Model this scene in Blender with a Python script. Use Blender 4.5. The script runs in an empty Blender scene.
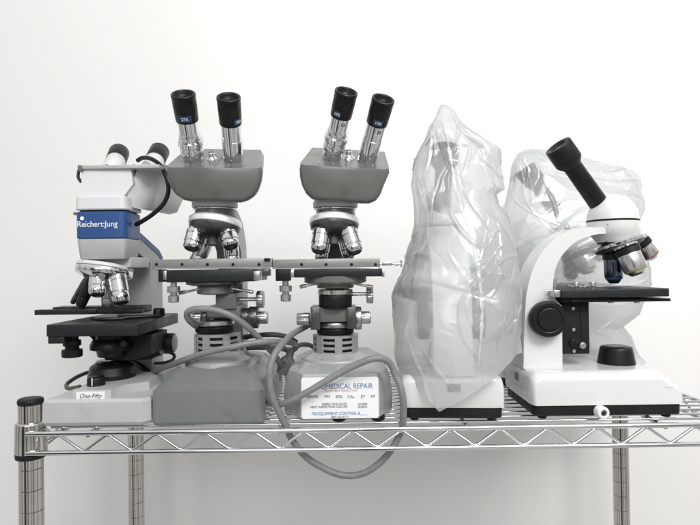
import bpy, bmesh, math, random
import numpy as np
from mathutils import Vector, Matrix, Euler, noise
random.seed(7)
R = math.radians
C = bpy.context.scene.collection
sc = bpy.context.scene

# ------------------------------------------------------------------ camera
D, H, F = 0.675, 0.195, 549.0
pitch, roll = R(0.57), R(0.80)
cam = bpy.data.cameras.new('camera'); co = bpy.data.objects.new('camera', cam); C.objects.link(co)
cam.sensor_width = 36; cam.lens = F/700*36; cam.clip_start = .01; cam.clip_end = 60
co.location = (0, -D, H)
RM = (Euler((R(90)+pitch, 0, 0)).to_matrix() @ Matrix.Rotation(-roll, 3, 'Z'))
co.rotation_euler = RM.to_euler()
sc.camera = co
def at(px, py, Y):
    d = RM @ Vector(((px-350)/F, (262.5-py)/F, -1))
    t = (Y + D)/d.y
    return Vector((0, -D, H)) + d*t
def s_(Y): return (Y+D)/F

# ------------------------------------------------------------------ materials
def newmat(n):
    m = bpy.data.materials.new(n); m.use_nodes = True
    nt = m.node_tree; return m, nt, nt.nodes['Principled BSDF']
def paint(n, col, rough=.4, var=.06, scale=18, bump=.02, coat=0, metallic=0, bscale=600, spec=.5, wear=0):
    m, nt, b = newmat(n)
    tc = nt.nodes.new('ShaderNodeTexCoord')
    nz = nt.nodes.new('ShaderNodeTexNoise'); nz.inputs['Scale'].default_value = scale; nz.inputs['Detail'].default_value = 6
    nt.links.new(tc.outputs['Object'], nz.inputs['Vector'])
    mr = nt.nodes.new('ShaderNodeMapRange'); mr.inputs[1].default_value=.3; mr.inputs[2].default_value=.7
    mr.inputs[3].default_value = 1-var; mr.inputs[4].default_value = 1+var
    nt.links.new(nz.outputs['Fac'], mr.inputs[0])
    mx = nt.nodes.new('ShaderNodeVectorMath'); mx.operation='SCALE'
    mx.inputs[0].default_value = col; nt.links.new(mr.outputs[0], mx.inputs['Scale'])
    last = mx.outputs[0]
    if wear:
        for (sc1, lo, hi, k) in ((110, .70, .74, .45), (34, .60, .78, .25), (9, .52, .75, .12)):
            nw = nt.nodes.new('ShaderNodeTexNoise'); nw.inputs['Scale'].default_value = sc1; nw.inputs['Detail'].default_value = 5; nw.inputs['Distortion'].default_value = .6
            nt.links.new(tc.outputs['Object'], nw.inputs['Vector'])
            mw = nt.nodes.new('ShaderNodeMapRange'); mw.inputs[1].default_value=lo; mw.inputs[2].default_value=hi; mw.inputs[3].default_value=1; mw.inputs[4].default_value=1-k*wear
            nt.links.new(nw.outputs['Fac'], mw.inputs[0])
            sw = nt.nodes.new('ShaderNodeVectorMath'); sw.operation='SCALE'; nt.links.new(last, sw.inputs[0]); nt.links.new(mw.outputs[0], sw.inputs['Scale']); last = sw.outputs[0]
    nt.links.new(last, b.inputs['Base Color'])
    r2 = nt.nodes.new('ShaderNodeMapRange'); r2.inputs[1].default_value=.3; r2.inputs[2].default_value=.7
    r2.inputs[3].default_value = max(.02, rough*.8); r2.inputs[4].default_value = min(1, rough*1.25)
    n3 = nt.nodes.new('ShaderNodeTexNoise'); n3.inputs['Scale'].default_value = scale*3
    nt.links.new(tc.outputs['Object'], n3.inputs['Vector'])
    nt.links.new(n3.outputs['Fac'], r2.inputs[0]); nt.links.new(r2.outputs[0], b.inputs['Roughness'])
    b.inputs['Metallic'].default_value = metallic
    b.inputs['Specular IOR Level'].default_value = spec
    b.inputs['Coat Weight'].default_value = coat; b.inputs['Coat Roughness'].default_value = .12
    if bump:
        n2 = nt.nodes.new('ShaderNodeTexNoise'); n2.inputs['Scale'].default_value = bscale; n2.inputs['Detail'].default_value = 3
        nt.links.new(tc.outputs['Object'], n2.inputs['Vector'])
        bp = nt.nodes.new('ShaderNodeBump'); bp.inputs['Strength'].default_value = bump*5; bp.inputs['Distance'].default_value = .0006
        nt.links.new(n2.outputs['Fac'], bp.inputs['Height']); nt.links.new(bp.outputs[0], b.inputs['Normal'])
    return m
M = {}
M['wall']   = paint('wall_paint', (.815,.805,.79), .75, .02, 1.6, .08, bscale=160, spec=.2, wear=.10)
M['chrome'] = paint('chrome', (.68,.68,.69), .10, .05, 40, 0, metallic=1)
M['chrome_dull'] = paint('satin_chrome', (.66,.66,.66), .25, .08, 40, .01, metallic=1)
M['nose'] = paint('brushed_bright_ring', (.93,.93,.93), .38, .03, 60, .02, metallic=.55)
M['post']   = paint('chrome_post', (.56,.545,.52), .10, .07, 30, 0, metallic=1)
M['steel']  = paint('machined_steel', (.50,.50,.50), .34, .03, 60, .02, metallic=1)
M['bar'] = paint('satin_grey_bar', (.26,.265,.26), .4, .04, 60, .02, metallic=.4)
M['darkmetal'] = paint('dark_metal', (.12,.12,.12), .32, .1, 60, .02, metallic=.8)
M['ao_grey']  = paint('grey_enamel', (.112,.112,.105), .30, .05, 14, .03, coat=.35, wear=1)
M['ao_light'] = paint('light_grey_enamel', (.29,.30,.29), .38, .05, 14, .03, coat=.2, wear=1)
M['ao_ring'] = paint('pale_grey_ring', (.50,.51,.51), .35, .04, 14, .01)
M['ao_base']  = paint('blue_grey_enamel', (.172,.180,.182), .34, .05, 10, .03, coat=.3, wear=1)
M['ao_base2']  = paint('grey_base_enamel', (.345,.36,.35), .36, .06, 10, .03, coat=.25, wear=1)
M['mid']    = paint('mid_grey_enamel', (.13,.13,.125), .35, .06, 20, .02)
M['rwhite'] = paint('off_white_enamel', (.64,.64,.66), .38, .02, 8, .02, wear=.4)
M['rgrey']  = paint('pale_grey_enamel', (.47,.47,.468), .4, .03, 8, .02, wear=.6)
M['rside']  = paint('pale_grey_arm', (.42,.425,.43), .42, .03, 8, .02, wear=.6)
M['blue']   = paint('blue_band', (.019,.070,.22), .42, .05, 12, .015)
M['white']  = paint('gloss_white_enamel', (.69,.70,.685), .24, .012, 6, .008, coat=.4, wear=.25)
M['knobwhite'] = paint('white_plastic', (.82,.82,.80), .35, .02, 30, .01)
M['black']  = paint('black_plastic', (.008,.008,.009), .38, .12, 30, .03, spec=.28)
M['blackm'] = paint('matt_black', (.010,.010,.011), .5, .12, 30, .04, spec=.28)
M['stage']  = paint('black_stage', (.014,.015,.017), .42, .15, 26, .04, spec=.35)
M['lens']   = paint('lens_glass', (.008,.009,.014), .22, .05, 30, 0)
M['cord']   = paint('grey_cord', (.20,.205,.20), .42, .10, 50, .03, wear=.8)
M['cordd']  = paint('dark_cord', (.07,.07,.068), .45, .06, 50, .03)
M['bluelab']= paint('blue_label', (.018,.042,.12), .4, .1, 60, .01)
M['paper']  = paint('white_label', (.84,.84,.86), .5, .015, 60, .01)
M['bluegrey_lens'] = paint('tinted_barrel', (.12,.15,.19), .18, .1, 60, 0, metallic=1)
M['brass']  = paint('yellow_ring', (.34,.32,.16), .35, .1, 60, 0)
M['red']    = paint('red_ring', (.27,.11,.08), .35, .1, 60, 0)
M['inkblue']= paint('blue_ink', (.07,.15,.34), .6, .05, 60, 0)
M['inkblack']= paint('black_ink', (.05,.05,.06), .6, .05, 60, 0)
M['inkor']  = paint('orange_ink', (.62,.30,.16), .6, .05, 60, 0)
M['inkwhite']= paint('white_ink', (.82,.83,.85), .5, .02, 60, 0)
M['purple'] = M['inkwhite']

def bagmat(fb=.44, nm='frosted_plastic'):
    m, nt, b = newmat(nm); nt.nodes.remove(b)
    out = nt.nodes['Material Output']
    tc = nt.nodes.new('ShaderNodeTexCoord')
    n1 = nt.nodes.new('ShaderNodeTexNoise'); n1.inputs['Scale'].default_value = 22; n1.inputs['Detail'].default_value = 8; n1.inputs['Distortion'].default_value=1.2
    nt.links.new(tc.outputs['Object'], n1.inputs['Vector'])
    bp = nt.nodes.new('ShaderNodeBump'); bp.inputs['Strength'].default_value=.25; bp.inputs['Distance'].default_value=.004
    nt.links.new(n1.outputs['Fac'], bp.inputs['Height'])
    tr = nt.nodes.new('ShaderNodeBsdfTransparent'); tr.inputs[0].default_value=(.90,.92,.94,1)
    rf = nt.nodes.new('ShaderNodeBsdfRefraction'); rf.inputs['IOR'].default_value=1.12; rf.inputs['Roughness'].default_value=.42; rf.inputs[0].default_value=(.93,.94,.95,1)
    df = nt.nodes.new('ShaderNodeBsdfDiffuse'); df.inputs[0].default_value=(.93,.94,.94,1)
    tl = nt.nodes.new('ShaderNodeBsdfTranslucent'); tl.inputs[0].default_value=(.93,.94,.94,1)
    gl = nt.nodes.new('ShaderNodeBsdfGlossy'); gl.inputs['Roughness'].default_value=.20; gl.inputs[0].default_value=(1,1,1,1)
    for n in (df, gl, tl): nt.links.new(bp.outputs[0], n.inputs['Normal'])
    def mix(f, a, c):
        x = nt.nodes.new('ShaderNodeMixShader'); x.inputs[0].default_value=f
        nt.links.new(a.outputs[0], x.inputs[1]); nt.links.new(c.outputs[0], x.inputs[2]); return x
    body = mix(.5, df, tl)
    clear = mix(.50, tr, rf)
    bc = mix(fb, clear, body)
    lw = nt.nodes.new('ShaderNodeFresnel'); lw.inputs['IOR'].default_value=1.5
    nt.links.new(bp.outputs[0], lw.inputs['Normal'])
    ad = nt.nodes.new('ShaderNodeMath'); ad.operation='MULTIPLY_ADD'; ad.inputs[1].default_value=.50; ad.inputs[2].default_value=.02
    nt.links.new(lw.outputs[0], ad.inputs[0])
    fin = mix(.1, bc, gl); nt.links.new(ad.outputs[0], fin.inputs[0])
    nt.links.new(fin.outputs[0], out.inputs['Surface'])
    return m
M['bag'] = bagmat()
M['bagseam'] = bagmat(.70, 'frosted_plastic_fold')

# ------------------------------------------------------------------ mesh helpers
def empty(name, loc, label, cat, group=None):
    o = bpy.data.objects.new(name, None); C.objects.link(o); o.location = loc
    o.empty_display_size = .02
    o['label'] = label; o['category'] = cat
    if group: o['group'] = group
    return o
def wloc(o):
    v = Vector(o.location)
    while o.parent: o = o.parent; v += o.location
    return v
def link(name, bm, mat, parent=None, sharp=38, label=None):
    """bm is in world coordinates; parent empties carry no rotation while building"""
    bmesh.ops.recalc_face_normals(bm, faces=bm.faces[:])
    off = wloc(parent) if parent else Vector()
    if off.length: bmesh.ops.translate(bm, verts=bm.verts[:], vec=-off)
    for f in bm.faces: f.smooth = True
    lim = R(sharp)
    for e in bm.edges:
        if len(e.link_faces) == 2 and e.calc_face_angle(0) > lim: e.smooth = False
    me = bpy.data.meshes.new(name); bm.to_mesh(me); bm.free()
    mats = mat if isinstance(mat, (list, tuple)) else [mat]
    for k in mats: me.materials.append(M[k])
    o = bpy.data.objects.new(name, me); C.objects.link(o)
    if parent: o.parent = parent
    if label: o['label'] = label
    return o
def tag(o, label, cat, group=None):
    o['label']=label; o['category']=cat
    if group: o['group']=group
    return o
def merge(bm, sub):
    me = bpy.data.meshes.new('tmp'); sub.to_mesh(me); sub.free(); bm.from_mesh(me); bpy.data.meshes.remove(me)
def ring_loft(bm, rings, cap=True, mi=0):
    vs = [[bm.verts.new(p) for p in r] for r in rings]
    n = len(vs[0])
    for a, b in zip(vs[:-1], vs[1:]):
        for i in range(n):
            f = bm.faces.new((a[i], a[(i+1)%n], b[(i+1)%n], b[i])); f.material_index = mi
    if cap:
        bm.faces.new(vs[0][::-1]).material_index = mi; bm.faces.new(vs[-1]).material_index = mi
    return vs
def basis(ax):
    ax = Vector(ax).normalized()
    u = ax.cross(Vector((0,1,0)) if abs(ax.y) < .9 else Vector((1,0,0))).normalized()
    return u, ax.cross(u).normalized()
def lathe(bm, p0, ax, prof, seg=40, mi=0, knurl=0, cap=True):
    """prof = [(distance along axis, radius)]"""
    p0 = Vector(p0); ax = Vector(ax).normalized(); u, v = basis(ax)
    rings = []
    for d, r in prof:
        r = max(r, 1e-5)
        rr = []
        for i in range(seg):
            k = r*(1-(knurl if i%2 else 0)) if knurl else r
            a = 2*math.pi*i/seg
            rr.append(p0 + ax*d + u*(k*math.cos(a)) + v*(k*math.sin(a)))
        rings.append(rr)
    ring_loft(bm, rings, cap, mi)
def soften(prof, b=.0008):
    """chamfer the corners of a lathe profile"""
    out = []
    P = [Vector(p) for p in prof]
    for i, p in enumerate(P):
        if 0 < i < len(P)-1 or True:
            a = P[i-1] if i > 0 else None; c = P[i+1] if i < len(P)-1 else None
            if a is None: a = Vector((p.x, 0))
            if c is None: c = Vector((p.x, 0))
            la, lc = (a-p).length, (c-p).length
            if la > 1e-7 and lc > 1e-7 and p.y > 1e-5 and (a-p).angle(c-p) < R(150):
                ba, bc_ = min(b, la*.4), min(b, lc*.4)
                out.append(tuple(p+(a-p).normalized()*ba)); out.append(tuple(p+(c-p).normalized()*bc_)); continue
        out.append(tuple(p))
    return out
def L(cx, Y, rows, bm=None, seg=48, b=.0007, mi=0, knurl=0):
    """vertical lathe from photo-measured silhouette rows (y, half width) at depth Y"""
    bm = bm or bmesh.new(); s = s_(Y)
    ym = rows[0][0]; c = at(cx, ym, Y); prof = []
    for y, w in rows: prof.append((c.z - at(cx, y, Y).z, w*s))
    lathe(bm, c, (0,0,-1), soften(prof, b), seg, mi, knurl)
    return bm
def box(bm, x0, x1, y0, y1, z0, z1, bev=.001, seg=2, mi=0):
    sub = bmesh.new(); bmesh.ops.create_cube(sub, size=1)
    for v in sub.verts:
        v.co = Vector(((x0+x1)/2+v.co.x*(x1-x0), (y0+y1)/2+v.co.y*(y1-y0), (z0+z1)/2+v.co.z*(z1-z0)))
    if bev: bmesh.ops.bevel(sub, geom=sub.edges[:], offset=bev, segments=seg, profile=.5, affect='EDGES')
    for f in sub.faces: f.material_index = mi
    merge(bm, sub); return bm
def B(px0, py0, px1, py1, Y, dep, bev=.001, bm=None, seg=2, mi=0):
    """box whose front face, at depth Y, covers the measured rectangle"""
    bm = bm or bmesh.new()
    m = at((px0+px1)/2, (py0+py1)/2, Y); s = s_(Y)
    hw, hh = (px1-px0)/2*s, (py1-py0)/2*s
    return box(bm, m.x-hw, m.x+hw, Y, Y+dep, m.z-hh, m.z+hh, bev, seg, mi)
def poly_loft(bm, rings, bev=0, seg=3, mi=0):
    sub = bmesh.new(); ring_loft(sub, rings)
    if bev:
        es = [e for e in sub.edges if len(e.link_faces)==2 and e.calc_face_angle(0) > R(12)]
        bmesh.ops.bevel(sub, geom=es, offset=bev, segments=seg, profile=.5, affect='EDGES', clamp_overlap=True)
    for f in sub.faces: f.material_index = mi
    merge(bm, sub); return bm
def prism(bm, pts, y0, y1, bev=.0015, seg=3):
    """pts = [(x,z)] extruded from y0 to y1"""
    return poly_loft(bm, [[Vector((x,y0,z)) for x,z in pts], [Vector((x,y1,z)) for x,z in pts]], bev, seg)
def catmull(pts, n=10):
    P = [Vector(p) for p in pts]; P = [P[0]*2-P[1]] + P + [P[-1]*2-P[-2]]
    out = []
    for i in range(1, len(P)-2):
        a,b,c,d = P[i-1:i+3]
        for k in range(n):
            t = k/n
            out.append(.5*((2*b)+(c-a)*t+(2*a-5*b+4*c-d)*t*t+(3*b-a-3*c+d)*t**3))
    out.append(P[-2]); return out
def tube(bm, pts, r, n=10, seg=14, smooth=True, mi=0):
    P = catmull(pts, n) if smooth and len(pts) > 2 else [Vector(p) for p in pts]
    rings = []; u = None
    for i, p in enumerate(P):
        t = (P[min(i+1, len(P)-1)]-P[max(i-1, 0)]).normalized()
        if u is None: u, v = basis(t)
        else:
            u = (u - t*u.dot(t)).normalized(); v = t.cross(u)
        rings.append([p+u*(r*math.cos(2*math.pi*k/seg))+v*(r*math.sin(2*math.pi*k/seg)) for k in range(seg)])
    ring_loft(bm, rings, True, mi); return bm
def rod(bm, p, q, r, seg=12, mi=0): return tube(bm, [p, q], r, seg=seg, smooth=False, mi=mi)
def text(s, loc, size, mat, parent, name='lettering', rot=(R(90),0,0), align='CENTER', width=None, shear=0, bold=0, label=None, spacing=1):
    cu = bpy.data.curves.new('t', 'FONT'); cu.body = s; cu.size = size; cu.align_x = align; cu.align_y='CENTER'
    cu.extrude = .00012; cu.shear = shear; cu.offset = bold; cu.space_character = spacing
    o = bpy.data.objects.new('t', cu); C.objects.link(o)
    dg = bpy.context.evaluated_depsgraph_get()
    me = bpy.data.meshes.new_from_object(o.evaluated_get(dg)); bpy.data.objects.remove(o)
    bm = bmesh.new(); bm.from_mesh(me); bpy.data.meshes.remove(me)
    if width:
        xs = [v.co.x for v in bm.verts]; w = max(xs)-min(xs); k = width/w
        for v in bm.verts: v.co.x *= k
    mt = Matrix.Translation(Vector(loc)) @ (rot if isinstance(rot, Matrix) else Euler(rot).to_matrix().to_4x4())
    bmesh.ops.transform(bm, matrix=mt, verts=bm.verts[:])
    return link(name, bm, mat, parent, sharp=20, label=label)

# ------------------------------------------------------------------ setting: wall
WY = .47
bm = bmesh.new()
vs = [bm.verts.new(p) for p in ((-3.5,WY,-1.3),(3.5,WY,-1.3),(3.5,WY,2.2),(-3.5,WY,2.2))]
bm.faces.new(vs)
w = link('wall', bm, 'wall'); w['kind'] = 'structure'

# ------------------------------------------------------------------ wire shelving unit
X0, X1 = -.4035, .4985          # post centres
PY0, PY1 = .016, .350
unit = empty('wire_shelving_unit', ((X0+X1)/2, (PY0+PY1)/2, -.9),
             'chrome wire shelf on ringed posts with a zigzag wire edge, carrying the microscopes', 'shelving unit')
def post_bm(x, y):
    b = bmesh.new(); prof = [(0, .0137)]
    z = .012; top = .0335
    d = 0
    prof = [(0,.0142)]
    k = .0268
    while k < .93:
        prof += [(k-.0008,.0142),(k,.0131),(k+.0008,.0142)]; k += .0262
    prof += [(.93,.0142)]
    lathe(b, (x,y,.030), (0,0,-1), prof, 40)
    return b
posts = []
for (x, y) in ((X0,PY0),(X0,PY1),(X1,PY0),(X1,PY1)):
    p = link('post', post_bm(x,y), 'post', unit)
    b = bmesh.new(); lathe(b, (x,y,.0301), (0,0,1), soften([(0,.0146),(.003,.0150),(.0050,.0150),(.0072,.0135)], .0008), 40)
    link('post_cap', b, 'blackm', p)
    b = bmesh.new(); lathe(b, (x,y,.0085), (0,0,-1), soften([(0,.0162),(.002,.0176),(.036,.0186),(.0385,.0186)], .0008), 44)
    link('collar', b, 'post', p)
    b = bmesh.new(); lathe(b, (x,y,-.0301), (0,0,-1), soften([(0,.0180),(.0065,.0176),(.0065,.0150)], .0006), 44)
    link('sleeve', b, 'blackm', p)
RZ, RZ2 = -.0030, -.0268
def rail(y):
    b = bmesh.new(); rod(b, (X0+.004,y,RZ), (X1-.004,y,RZ), .0032, 16); return link('top_rail', b, 'chrome', unit)
def rail2(y):
    b = bmesh.new(); rod(b, (X0+.004,y,RZ2), (X1-.004,y,RZ2), .0030, 16); return link('bottom_rail', b, 'chrome', unit)
def truss(y):
    b = bmesh.new(); per = .06005
    x = at(58.6, 431, 0).x; pts = []
    xx = x - per/2*.52
    pts.append(Vector((xx, y, RZ-.0035-(RZ-RZ2-.006)*.55)))
    k = 0
    while x + k*per/2 < X1-.02:
        px_ = x + k*per/2
        top = (k%2 == 0)
        zz = RZ-.0036 if top else RZ2+.0030
        pts += [Vector((px_-.0028,y,zz)), Vector((px_+.0028,y,zz))]
        k += 1
    # short rounded corners
    P = []
    for i,p in enumerate(pts):
        P.append(p)
    tube(b, P, .0019, seg=10, smooth=False)
    for k_ in range(1, len(P)-1, 2):
        m_ = (P[k_]+P[k_+1])/2 if k_+1 < len(P) else P[k_]
        up_ = 1 if m_.z > -.015 else -1
        sub = bmesh.new(); bmesh.ops.create_uvsphere(sub, u_segments=10, v_segments=6, radius=1)
        for v in sub.verts: v.co = Vector((v.co.x*(.0046+.001*random.random()), v.co.y*.0026, v.co.z*.0019)) + m_ + Vector((random.uniform(-.0006,.0006),0,up_*.0012))
        merge(b, sub)
    return link('zigzag_wire', b, 'chrome', unit)
for y in (0, .366):
    rail(y); rail2(y); truss(y + (.0005 if y == 0 else 0))
for x in (X0, X1):
    b = bmesh.new(); xx = x + (.0 if x < 0 else 0)
    rod(b, (xx,.02,RZ), (xx,.346,RZ), .0032); link('side_rail', b, 'chrome', unit)
    b = bmesh.new(); rod(b, (xx,.02,RZ2), (xx,.346,RZ2), .0030)
    y = .04; k = 0; pts=[]
    while y < .33:
        pts.append(Vector((xx,y,RZ-.003 if k%2==0 else RZ2+.003))); y += .0295; k += 1
    tube(b, pts, .0019, seg=8, smooth=False); link('side_rail', b, 'chrome', unit)
b = bmesh.new()
for k in range(16):
    y = .0225 + k*.0212
    if y > .355: break
    rod(b, (X0-.001 if .03<y<.33 else X0+.022, y, -.0016), (X1+.001 if .03<y<.33 else X1-.022, y, -.0016), .00165, 10)
link('shelf_wires', b, 'chrome', unit)
for px_ in (52, 86, 278, 470, 668):
    x = at(px_, 434, .0).x
    b = bmesh.new(); rod(b, (x,.0045,-.0065), (x,.363,-.0065), .0030, 12)
    link('cross_wire', b, 'chrome_dull', unit)

# ------------------------------------------------------------------ shared little builders
def eyepiece(bm, top, bot, prof, seg=44, mi=0):
    ax = (Vector(bot)-Vector(top)); n = ax.length
    lathe(bm, top, ax, [(d*n, r) for d, r in prof], seg, mi)
def objective(parent, p, ax, length, r, mat='chrome', ring=None, name='objective', k=1.0, tipmat='darkmetal'):
    ax = Vector(ax).normalized(); b = bmesh.new()
    prof = soften([(-.001,r*.88),(length*.10,r*.88),(length*.105,r*1.04),(length*.28,r*1.04),(length*.285,r*.97),(length*.31,r*.97),(length*.315,r*1.02),(length*.66,r*1.02),(length*.665,r*.95),(length*.70,r*.95),(length*.705,r*.99),(length*.90,r*.95),(length*.985,r*.80),(length,r*.76)], .0003)
    lathe(b, p, ax, prof, 36)
    o = link(name, b, mat, parent, sharp=30)
    b = bmesh.new(); lathe(b, Vector(p)+ax*(length*.995), ax, soften([(0,r*.70),(.0008,r*.68),(.0008,r*.4),(.0001,r*.38)], .0002), 24)
    link('front_lens', b, tipmat, o)
    if ring:
        b = bmesh.new(); lathe(b, Vector(p)+ax*(length*.80), ax, [(0,r*.985),(0.0002,r*1.0),(.0016,r*.93),(.0018,r*.9)], 36)
        link('colour_ring', b, ring, o)
    return o

def screw(p, ax, r, parent, mat='steel', h=.0008):
    b = bmesh.new(); lathe(b, p, ax, soften([(0,r),(h,r*.92),(h+.0001,r*.5),(h-.0004,r*.45)], .00015), 16)
    return link('screw', b, mat, parent, sharp=30)
# ------------------------------------------------------------------ grey binocular microscopes (second and third)
def ao_scope(q):
    cx = q['cx']; Y0 = q['Y0']; Yc = .09
    g = 'old microscopes'
    t = empty('microscope', at(cx, 421, .09)*1.0, q['label'], 'microscope', g)
    t.location = (at(cx,421,.09).x, .09, 0)
    gm = q['headmat']
    # arm: column behind, curved forward under the head
    Ya, sa = .165, s_(.165)
    xa = at(cx, 250, .09).x + q.get('adx', 0)
    zt = at(cx, 205, Yc).z; 
    pts = []
    b = bmesh.new()
    prof = [(Yc-.012, zt-.004),(Yc+.045, zt-.003),(Yc+.085, zt-.018),(Yc+.112, zt-.050),(Yc+.120, zt-.10),(Yc+.120, .06),(Yc+.075,.06),(Yc+.078, zt-.095),(Yc+.068, zt-.062),(Yc+.045,zt-.044),(Yc+.02,zt-.036),(Yc-.012,zt-.034)]
    hw = .0185
    poly_loft(b, [[Vector((xa-hw,y,z)) for y,z in prof],[Vector((xa+hw,y,z)) for y,z in prof]], .006, 3)
    link('arm', b, q.get('armmat','ao_light'), t)
    # neck + rings
    b = L(cx, Yc, [(197,21.5),(202,21.5),(202,18),(218,20.5)]); link('neck', b, q['neckmat'], t)
    b = L(cx, Yc, [(201.9,21.8),(202.3,22.4),(207.6,22.4),(208.2,21)]); link('collar_ring', b, 'ao_ring', t)
    b = L(cx, Yc, [(208.6,20.8),(209.0,21.6),(210.0,21.6),(210.4,20.6)]); link('collar_ring', b, 'chrome', t)
    # head
    hc = q['head']  # front outline px: left,right, top y, bottom y ; back top y
    def hp(pts, Y): return [at(x,y,Y) for x,y in pts]
    fr, bk = hp(hc['front'], hc['Yf']), []; hcx = sum(v.x for v in fr)/len(fr)
    for p, dz in zip(fr, hc['dz']): bk.append(Vector((hcx+(p.x-hcx)*(.86 if p.z > fr[hc['ti']].z-.004 else .92)+hc.get('shx',0), hc['Yb'], p.z+dz)))
    hcz = sum(v.z for v in fr)/len(fr); htop = max(v.z for v in fr)
    def inset(ring, k, y):
        o_ = []
        for v in ring:
            low = min(1, max(0, (htop-v.z)/.012))
            o_.append(Vector((v.x-math.copysign(min(k, abs(v.x-hcx)), v.x-hcx), y, v.z + (k*low if v.z < hcz else -k*.15))))
        return o_
    rf_ = .009; hr = []
    for a_ in (12, 30, 48, 66, 90): hr.append(inset(fr, rf_*.8*(1-math.sin(R(a_))), hc['Yf']+rf_*(1-math.cos(R(a_)))-.0015))
    zb_ = [Vector((v.x, v.y, v.z)) for v in bk]
    hr.append(zb_)
    hr.append([Vector((hcx+(v.x-hcx)*.90, v.y+.008, hcz+.02+(v.z-hcz-.02)*.86)) for v in bk])
    # keep the sloping top flat: lift front rings' top vertices onto the slope line
    for r_ in hr[1:-2]:
        for i_ in (hc['ti'], hc['tj']):
            f_ = (r_[i_].y-fr[i_].y)/(bk[i_].y-fr[i_].y); r_[i_].z = max(r_[i_].z, fr[i_].z+(bk[i_].z-fr[i_].z)*max(0,f_))
    b = bmesh.new(); poly_loft(b, hr, 0)
    head = link('head', b, gm, t, sharp=34)
    # top plate seam & screws on the sloping face
    n = (bk[hc['ti']]-fr[hc['ti']]).normalized()      # up the slope
    nx = Vector((1,0,0)); up = nx.cross(n).normalized()
    if up.z < 0: up = -up
    tl, tr = fr[hc['ti']], fr[hc['tj']]
    for fx in (.13,.38,.62,.86):
        screw(tl.lerp(tr, fx) + Vector((0,-.0002,-.0045)), (0,-1,0), .0021, head)
    for fx in (.20,.36,.64,.80):
        screw(tl.lerp(tr, fx) + n*.010 + up*.0001, up, .0019, head)
    b = bmesh.new(); mid = tl.lerp(tr, .5)
    p0 = mid+n*.0035+up*.0002; p1 = mid+n*.050+up*.0002
    for dx in (-.0005,):
        rod(b, p0, p1, .00035, 6)
    rod(b, tl.lerp(tr,.04)+Vector((0,-.0001,-.001)), tl.lerp(tr,.96)+Vector((0,-.0001,-.001)), .0003, 6)
    link('seam', b, 'mid', head)
    # interpupillary knob
    kp = at(q['knob'][0], q['knob'][1]+4, hc['Yf']+.035)
    b = bmesh.new(); lathe(b, kp-up*.002, up, soften([(0,.0095),(.003,.0095),(.007,.0060),(.009,.0045),(.013,.0048),(.014,.004)], .0004), 28, knurl=.03)
    k_ = link('knob', b, 'chrome', t); b = bmesh.new(); lathe(b, kp+up*.0118, up, soften([(0,.004),(.0006,.0038),(.0006,.0024),(.0001,.0022)],.0002), 20); link('knob_top', b, 'darkmetal', k_)
    # eyepieces
    for e in q['eyes']:
        top = at(e['t'][0], e['t'][1], e['Yt']); bot = at(e['b'][0], e['b'][1], e['Yb'])
        ax = (bot-top); n_ = ax.length; ax.normalize()
        rc, rt = e['rc'], e['rt']; fc = e['fc']*n_
        b = bmesh.new(); lathe(b, top+ax*(fc-.003), ax, soften([(0,rt*.9),(.003,rt),((n_-fc)*.40,rt),((n_-fc)*.41,rt*1.06),((n_-fc)+.012,rt*1.06)], .0006), 44)
        tb = link('eyepiece_tube', b, 'chrome', t, sharp=30)
        if e.get('ring'):
            l_ = n_-fc
            b = bmesh.new(); lathe(b, top+ax*(fc+l_*.28), ax, soften([(0,rt*1.05),(.0012,rt*1.12),(.0065,rt*1.14),(.0070,rt*1.09),(.0085,rt*1.09),(.0090,rt*1.30),(.0155,rt*1.31),(.0162,rt*1.20),(.0215,rt*1.20),(.0222,rt*1.25),(.029,rt*1.22),(.030,rt*1.08)], .0004), 60, knurl=.008)
            link('focus_ring', b, 'chrome', tb, sharp=25)
        b = bmesh.new()
        lathe(b, top, ax, soften([(.0075,rc*.34),(.0072,rc*.55),(.0030,rc*.74),(.0012,rc*.78),(0,rc*.86),(0,rc*.98),(.003,rc*1.02),(.004,rc*.985),(fc*.30,rc*.985),(fc*.31,rc*.97),(fc*.34,rc*.97),(fc*.35,rc*.985),(fc*.97,rc*.95),(fc,rc*.90)], .0005), 52, cap=True)
        cp = link('eyecup', b, 'black', tb, sharp=30)
        b = bmesh.new(); lathe(b, top+ax*.0070, -ax, [(0,rc*.52),(.0006,rc*.45),(.0009,rc*.25),(.001,.0001)], 32)
        link('eye_lens', b, 'lens', tb)
        # blue label patch wrapped on the cap
        u = Vector((1,0,0)); u = (u-ax*u.dot(ax)).normalized(); v = ax.cross(u); 
        if v.y > 0: v = -v
        b = bmesh.new(); a0, a1 = e['lab']; rows=[]
        for d in (fc*.66, fc*.90):
            rows.append([b.verts.new(top+ax*d+(u*math.cos(a)+v*math.sin(a))*(rc*(.985 if d<fc*.8 else .970)+.0004)) for a in [R(a0+(a1-a0)*i/10) for i in range(11)]])
        for i in range(10): b.faces.new((rows[0][i],rows[0][i+1],rows[1][i+1],rows[1][i]))
        link('blue_label', b, 'bluelab', tb)
        am = R((a0+a1)/2); d = fc*.78
        nn = (u*math.cos(am)+v*math.sin(am)).normalized(); xx = (-u*math.sin(am)+v*math.cos(am)).normalized()
        if xx.x < 0: xx = -xx
        zz = -ax
        mt = Matrix((xx, zz, nn)).transposed().to_4x4()
        text(e.get('txt','10X'), top+ax*d+nn*(rc*.985+.0009), .0052, 'inkwhite', tb, rot=mt)
        if e.get('dot'):
            b = bmesh.new(); am = R(70); nn=(u*math.cos(am)+v*math.sin(am)); lathe(b, top+ax*(fc+.006)+nn*(rt-.0006), nn, soften([(0,.0026),(.0010,.0026),(.0011,.0013),(.0004,.0012)],.0002), 16); link('set_screw', b, 'darkmetal', tb)
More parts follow.
